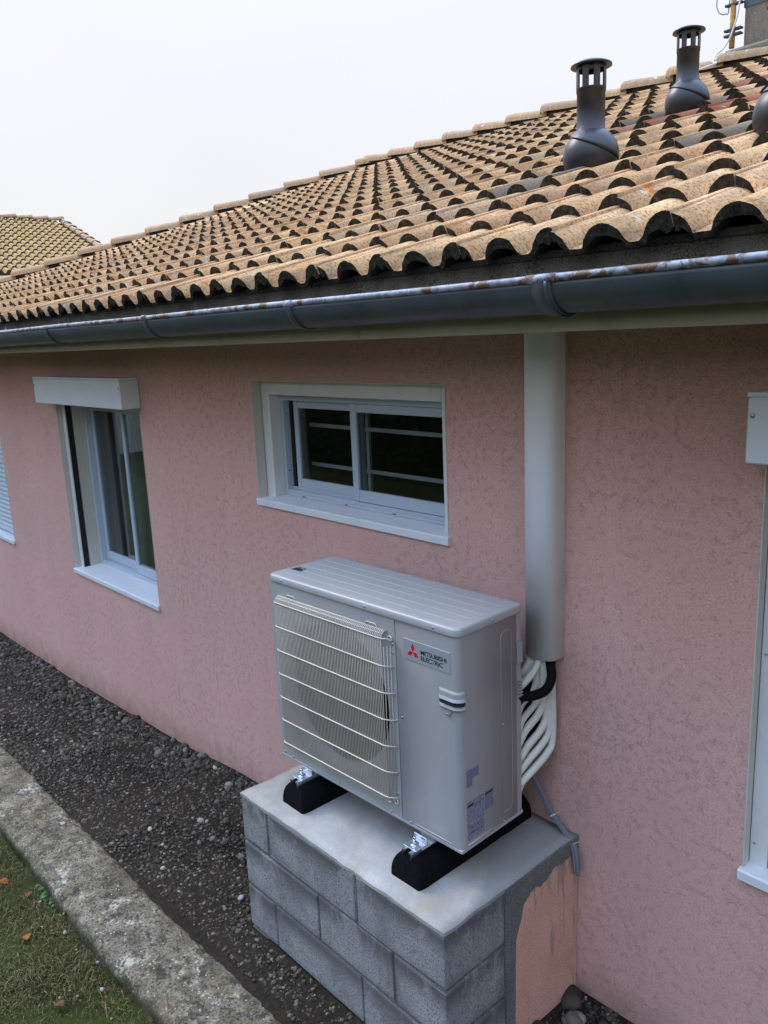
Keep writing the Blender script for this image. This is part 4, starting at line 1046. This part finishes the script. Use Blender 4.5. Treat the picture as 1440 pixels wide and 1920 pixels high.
for k, (ox, oy) in enumerate(((0, 0), (.009, .002), (-.006, .007), (.004, -.009), (.013, -.007))):
    ctrl = [(.86+ox, -.10+oy, .12), (.892+ox, -.062+oy, .055), (.945+ox, -.038+oy, -.060), (1.000+ox, -.030+oy, -.120), (1.045+ox*1.1, -.035+oy*1.3, -.165), (1.064+ox, -.040+oy*1.6, -.230-.006*k)]
    bm = BM(); tube(bm, [p-Vector((.90, -.05, .05)) for p in spline(ctrl, 8)], .0052, 8); fin('strand', bm, 'cable', bun)
for c_ in ((.958, -.036, -.075), (1.038, -.034, -.158)):
    bm = BM(); M = Matrix.Translation(Vector(c_)-Vector((.90, -.05, .05))) @ Vector((.6, 0, -.8)).to_track_quat('Z', 'Y').to_matrix().to_4x4()
    lathe(bm, [(.017, -.002), (.017, .002)], n=14); tube(bm, [(.0, .016, 0), (.006, .034, 0)], .0016, 5); bmesh.ops.transform(bm, matrix=M, verts=bm.verts); fin('cable_tie', bm, 'whitecable', bun)

# ================================================================== NEIGHBOUR HOUSE
nb = tag(empty('neighbour_house', (-21.1, 7.4, -1.4)), 'distant house with hipped sandy tile roof beyond the ridge', 'house')
NP = Vector((-21.07, 7.40, 5.10)); NT_ = math.tan(R(20)); bm = BM(); run = 5.2
q = Vector((-21.1, 7.4, -1.4)); ex_ = Vector((.062, 1, 0)).normalized(); eo = Vector((1, -.062, 0)).normalized(); base_o = Vector((-21.07, 7.40, 5.08))
def nbp(l, s_): p = base_o+ex_*l+eo*s_; p.z = 5.08-abs(s_)*NT_; return bm.verts.new(p-q)
A1, A2, B1, B2, C1, C2 = nbp(0, 0), nbp(-16, 0), nbp(0, run), nbp(-16, run), nbp(0, -run), nbp(-16, -run)
bm.faces.new((A1, A2, B2, B1)); bm.faces.new((A2, A1, C1, C2))
fin('roof_deck', bm, 'fartile', nb)
# tile rows on the slope that faces this way
V_, F_, Mi_ = [], [], []; rowd = .30; ncol = 150; p_ = .19; 
ex_ = Vector((.062, 1, 0)).normalized(); eo = Vector((1, -.062, 0)).normalized()
for r_ in range(17):
    s0, s1 = rowd*(r_+1), rowd*r_                    # lower edge s0 (further down), upper edge s1
    base_o = Vector((-21.07, 7.40, 5.08))
    y_hi = -.10
    for c in range(int((y_hi+16)/p_)):
        yy = -16+c*p_
        idx = len(V_)
        prof = [(0, 0), (.03, .0), (.065, .07), (.105, .085), (.145, .07), (.19, 0)]
        for s, lift in ((s0, .05), (s1, .012)):
            for dx_, h in prof:
                pt = base_o+ex_*(yy+dx_)+eo*s; pt.z = 5.08-s*NT_+lift+h*.9
                V_.append(pt-q)
        for dx_, h in prof:
            pt = base_o+ex_*(yy+dx_)+eo*(s0); pt.z = 5.08-s0*NT_+.005+h*.35; V_.append(pt-q)
        for k in range(5):
            F_.append((idx+k, idx+k+1, idx+6+k+1, idx+6+k)); Mi_.append(0); F_.append((idx+12+k, idx+12+k+1, idx+k+1, idx+k)); Mi_.append(1)
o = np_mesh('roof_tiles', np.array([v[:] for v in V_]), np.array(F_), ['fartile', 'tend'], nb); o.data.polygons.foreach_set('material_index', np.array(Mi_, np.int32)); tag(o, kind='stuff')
for k in range(28):
    P0_ = base_o+ex_*(-k*.42); o = link('ridge_tile', caps[k % 3], [], nb); o.location = P0_-q+Vector((0, 0, .06)); o.rotation_euler = (0, 0, math.atan2(-ex_.y, -ex_.x)); o.scale = (1.05, 1.1, 1.1)
vd = Vector((eo.x, eo.y, -NT_)).normalized()
for k in range(13):
    o = link('verge_tile', caps[k % 3], [], nb); o.location = base_o-q+Vector((0, 0, .03))+ex_*(-.02)+vd*(k+1)*.42; o.rotation_mode = 'QUATERNION'; o.rotation_quaternion = (-vd).to_track_quat('X', 'Z')
bm = BM(); box(bm, -run+.5, run-.5, -15.5, -.35, .0, 6.48-run*NT_+.1); fin('wall', bm, 'farwall', nb)

# ================================================================== HEDGE added unseen across the lawn to block low sky light, mirrored in glass
added_hedge = tag(empty('added_hedge', (-4, -8, -.8)), 'tall dark green hedgerow added out of view to block low sky light, mirrored in the panes', 'added_hedge')
bm = BM(); box(bm, -22, 18, -.55, .55, -.4, 3.3, .2); fin('branches', bm, 'lawn', added_hedge)
n = 70000; P_ = np.stack([rng.uniform(-22.3, 18.3, n), rng.choice([-1, 1], n)*rng.uniform(.45, .8, n), rng.uniform(-.1, 3.5, n)], 1)
top_ = rng.random(n) < .3; P_[top_, 1] = rng.uniform(-.7, .7, top_.sum()); P_[top_, 2] = rng.uniform(3.2, 3.65, top_.sum())
A_ = rng.normal(size=(n, 3)); A_ /= np.linalg.norm(A_, axis=1)[:, None]; B_ = np.cross(A_, rng.normal(size=(n, 3))); B_ /= np.linalg.norm(B_, axis=1)[:, None]
sz = rng.uniform(.03, .055, n)[:, None]
V = np.stack([P_-A_*sz, P_+B_*sz*.6, P_+A_*sz, P_-B_*sz*.6], 1).reshape(-1, 3)
tag(np_mesh('foliage', V, np.arange(4*n).reshape(n, 4), 'hedgeleaf', added_hedge), kind='stuff')

# ================================================================== STONES, GRASS
t_ = (1+5**.5)/2
ICO = np.array([(-1, t_, 0), (1, t_, 0), (-1, -t_, 0), (1, -t_, 0), (0, -1, t_), (0, 1, t_), (0, -1, -t_), (0, 1, -t_), (t_, 0, -1), (t_, 0, 1), (-t_, 0, -1), (-t_, 0, 1)])/math.sqrt(1+t_*t_)
ICF = np.array([(0, 11, 5), (0, 5, 1), (0, 1, 7), (0, 7, 10), (0, 10, 11), (1, 5, 9), (5, 11, 4), (11, 10, 2), (10, 7, 6), (7, 1, 8), (3, 9, 4), (3, 4, 2), (3, 2, 6), (3, 6, 8), (3, 8, 9), (4, 9, 5), (2, 4, 11), (6, 2, 10), (8, 6, 7), (9, 8, 1)])
def rand_rot(n):
    q_ = rng.normal(size=(n, 4)); q_ /= np.linalg.norm(q_, axis=1)[:, None]; w_, x, y, z = q_.T
    return np.stack([np.stack([1-2*(y*y+z*z), 2*(x*y-z*w_), 2*(x*z+y*w_)], -1), np.stack([2*(x*y+z*w_), 1-2*(x*x+z*z), 2*(y*z-x*w_)], -1), np.stack([2*(x*z-y*w_), 2*(y*z+x*w_), 1-2*(x*x+y*y)], -1)], 1)
def stones(P_, r_):
    n = len(P_); sc_ = r_[:, None]*rng.uniform(.6, 1.25, (n, 3)); jit = rng.uniform(.8, 1.2, (n, 12, 1))
    v = ICO[None]*jit*sc_[:, None, :]; v = np.einsum('nij,nkj->nki', rand_rot(n), v)
    v[:, :, 2] *= .75; v += P_[:, None, :]
    f = ICF[None]+(np.arange(n)*12)[:, None, None]
    return v.reshape(-1, 3), f.reshape(-1, 3)
def scatter(n, xr, yr_, rmin, rmax, power=2.2):
    x = rng.uniform(*xr, n); y = rng.uniform(*yr_, n)
    ok = ~((x > PX0-.02) & (x < PX1+.02) & (y > PYF-.01)); x, y = x[ok], y[ok]
    r_ = rmin+(rmax-rmin)*rng.random(len(x))**power
    z = np.array([zg(a, b) for a, b in zip(x, y)])+r_*.15
    return np.stack([x, y, z], 1), r_
parts = [scatter(17000, (-2.4, 1.6), (-.885, -.01), .003, .011), scatter(10000, (-6.4, -2.2), (-.885, -.01), .005, .016), scatter(900, (1.0, 2.2), (-.885, -.01), .004, .014), scatter(1300, (-5.5, .0), (-.30, -.01), .008, .019, 1.8)]
P_ = np.concatenate([p[0] for p in parts]); r_ = np.concatenate([p[1] for p in parts])
v, f = stones(P_, r_); tag(np_mesh('gravel', v, f, 'gravel', None, False), 'loose dark gravel filling the strip between wall and kerb', 'gravel', kind='stuff')
# cobbles that can be told apart
cob = []
for s in range(5):
    bm = BM(); bmesh.ops.create_icosphere(bm, subdivisions=2, radius=1); rr = random.Random(s+40)
    ax = Vector((rr.uniform(.85, 1.3), rr.uniform(.7, 1.), rr.uniform(.5, .72)))
    ph = [rr.uniform(0, 6) for _ in range(4)]
    for v_ in bm.verts:
        c = v_.co; k = 1+.09*math.sin(2.3*c.x+ph[0])+.08*math.sin(2.9*c.y+ph[1])+.07*math.sin(3.1*c.z+ph[2]); v_.co = Vector((c.x*ax.x, c.y*ax.y, c.z*ax.z))*k
    o = fin('cobble', bm, 'gravel', None, True); cob.append(o.data); bpy.data.objects.remove(o)
colo = {}
def cobble(x, y, r, mat=None, parent=None, z=None, name='cobble'):
    me = cob[random.randrange(5)]
    if mat:
        key = (me.name, mat)
        if key not in colo: m2 = me.copy(); m2.materials.clear(); m2.materials.append(MAT[mat]); colo[key] = m2
        me = colo[key]
    o = link(name, me, [], parent or gravel_bed); o.location = (x, y, (zg(x, y) if z is None else z)+r*.30); o.rotation_euler = (random.uniform(-.35, .35), random.uniform(-.35, .35), random.uniform(0, 6.28)); o.scale = (r, r, r)
for k in range(150):
    x = -6.2+6.1*random.random()**.9; y = -.02-.26*random.random()**1.6
    if x > PX0-.05: continue
    cobble(x, y, random.uniform(.014, .034))
for k in range(46):
    x = 1.06+.75*random.random(); y = -.02-.42*random.random(); cobble(x, y, random.uniform(.020, .042))
for k in range(45):
    cobble(random.uniform(-4.2, -.15), random.uniform(-.80, -.3), random.uniform(.010, .022))
def ground_at(u, v, zf):          # ray through photo pixel onto a height function (only used to lay out loose stones and leaves)
    d = (fw*FPX+rt2*(u-720)-up2*(v-960)); z = -.8
    for _ in range(6):
        P0_ = CAM+d*((z-CAM.z)/d.z); z = zf(P0_.x, P0_.y)
    return P0_
for u, v, r, mt in ((282, 1556, .016, 'yellow'), (305, 1629, .013, 'pale'), (305, 1585, .012, 'pale'), (296, 1617, .020, None), (377, 1541, .019, 'pale'), (388, 1541, .012, 'pale'), (90, 1390, .018, None), (137, 1465, .018, None), (225, 1338, .016, 'pale'), (452, 1685, .017, 'pale'), (455, 1728, .014, None), (405, 1440, .022, 'yellow'), (330, 1487, .013, None)):
    P0_ = ground_at(u, v, zg); cobble(P0_.x, P0_.y, r, mt)
lz = lambda x, y: zl(x)+(0.03*min(4, -1.2-y) if y < -1.2 else 0)
for k in range(40):
    u, v = random.uniform(60, 270), random.uniform(1740, 1915)
    P0_ = ground_at(u, v, lz)
    if P0_.y < YK0-.03: cobble(P0_.x, P0_.y, random.uniform(.003, .006), random.choice(['pale', None, None]), lawn, lz(P0_.x, P0_.y)+.004, 'pebble')
for u, v, r in ((123, 1753, .012), (184, 1809, .009), (192, 1860, .011), (75, 1695, .008)):
    P0_ = ground_at(u, v, lz); cobble(P0_.x, P0_.y, r, 'pale', lawn, lz(P0_.x, P0_.y)+.010, 'pebble')
# grass blades
def blades(n, xr, yr_, hmin, hmax, wd):
    x = rng.uniform(*xr, n); y = rng.uniform(*yr_, n)
    g = np.sin(x*9.1+1.3*np.sin(y*7))*np.cos(y*8.3+1.1*np.sin(x*5))+.5*np.sin(x*23)*np.sin(y*19)
    keep = rng.random(n) < np.clip(.55+.5*g, .10, 1); x, y = x[keep], y[keep]; n = len(x)
    z = np.array([lz(a, b) for a, b in zip(x, y)])-.004
    h = rng.uniform(hmin, hmax, n); a = rng.uniform(0, 2*np.pi, n); lean = rng.uniform(.25, 1.5, n)*h; wv = wd*rng.uniform(.6, 1.3, n)
    dx, dy = np.cos(a), np.sin(a); sx, sy = -dy, dx
    B = np.stack([x, y, z], 1); side = np.stack([sx, sy, 0*sx], 1)*wv[:, None]
    mid = B+np.stack([dx*lean*.35, dy*lean*.35, h*.62], 1); tip = B+np.stack([dx*lean, dy*lean, h*rng.uniform(.55, 1., n)], 1)
    V = np.stack([B-side, B+side, mid+side*.8, mid-side*.8, tip], 1)
    base_i = (np.arange(n)*5)[:, None]
    F = np.concatenate([base_i+np.array([[0, 1, 2]]), base_i+np.array([[0, 2, 3]]), base_i+np.array([[3, 2, 4]])])
    return V.reshape(-1, 3), F
va, fa = blades(70000, (-2.6, .45), (-2.1, -1.198), .010, .036, .0012)
vb, fb = blades(20000, (-7, 3.2), (-4.2, -1.198), .015, .05, .0022)
tag(np_mesh('grass', np.concatenate([va, vb]), np.concatenate([fa, fb+len(va)]), 'grass'), 'short mossy winter grass beside the kerb', 'grass', kind='stuff')
# leaves and weed
def leaf(P_, size, mat, label, rz):
    bm = BM(); n = 8; L_, Rr = [], []
    mid = [bm.verts.new((0, size*(k/n-.5), size*.10*math.sin(3*k/n))) for k in range(n+1)]
    for s, A_ in ((-1, L_), (1, Rr)):
        for k in range(n+1):
            wv = size*.36*math.sin(math.pi*min(1, max(.02, k/n)))**.8*(1+.25*(k % 2)); A_.append(bm.verts.new((s*wv, size*(k/n-.5), size*(.10*math.sin(3*k/n)+.16*abs(s)*wv/size))))
    for A_ in (L_, Rr):
        for k in range(n): bm.faces.new((mid[k], mid[k+1], A_[k+1], A_[k]))
    bmesh.ops.solidify(bm, geom=bm.faces[:], thickness=.0006)
    o = fin('fallen_leaf', bm, mat); o.location = P_; o.rotation_euler = (random.uniform(-.4, .4), random.uniform(-.4, .4), rz); tag(o, label, 'leaf', 'fallen leaves')
for u, v, zf, s, mt, lb in ((9, 1661, lz, .045, 'leaf', 'curled orange leaf on the grass at the left picture edge'), (55, 1684, lz, .040, 'brownleaf', 'brown leaf on the grass beside the weed'), (52, 1765, lz, .042, 'leaf', 'reddish leaf lying lower down in the grass'), (146, 1324, zg, .035, 'leaf', 'lone orange leaf on the gravel near the wall'), (112, 1893, lz, .05, 'brownleaf', 'long brown leaf in the grass near the bottom edge')):
    P0_ = ground_at(u, v, zf); leaf((P0_.x, P0_.y, P0_.z+.022), s, mt, lb, random.uniform(0, 6))
wd = tag(empty('weed', tuple(ground_at(108, 1695, lz))), 'small round-leaved green weed growing along the kerb foot', 'weed')
for k in range(26):
    c_ = Vector((random.uniform(-.16, .16), random.uniform(-.035, .035), random.uniform(.008, .045))); rr_ = random.uniform(.009, .017); bm = BM()
    vs_ = [bm.verts.new(c_+Vector((rr_*math.cos(t), rr_*math.sin(t), .004*math.cos(2*t)))) for t in [2*math.pi*i/9 for i in range(9)]]; cc = bm.verts.new(c_+Vector((0, 0, -.003)))
    for i in range(9): bm.faces.new((vs_[i], vs_[(i+1) % 9], cc))
    bmesh.ops.rotate(bm, verts=bm.verts, cent=c_, matrix=Matrix.Rotation(random.uniform(-.6, .6), 3, random.choice('XY')))
    tube(bm, [Vector((c_.x*.5, c_.y*.3, 0)), c_], .0009, 4); fin('leaf', bm, 'weed', wd)
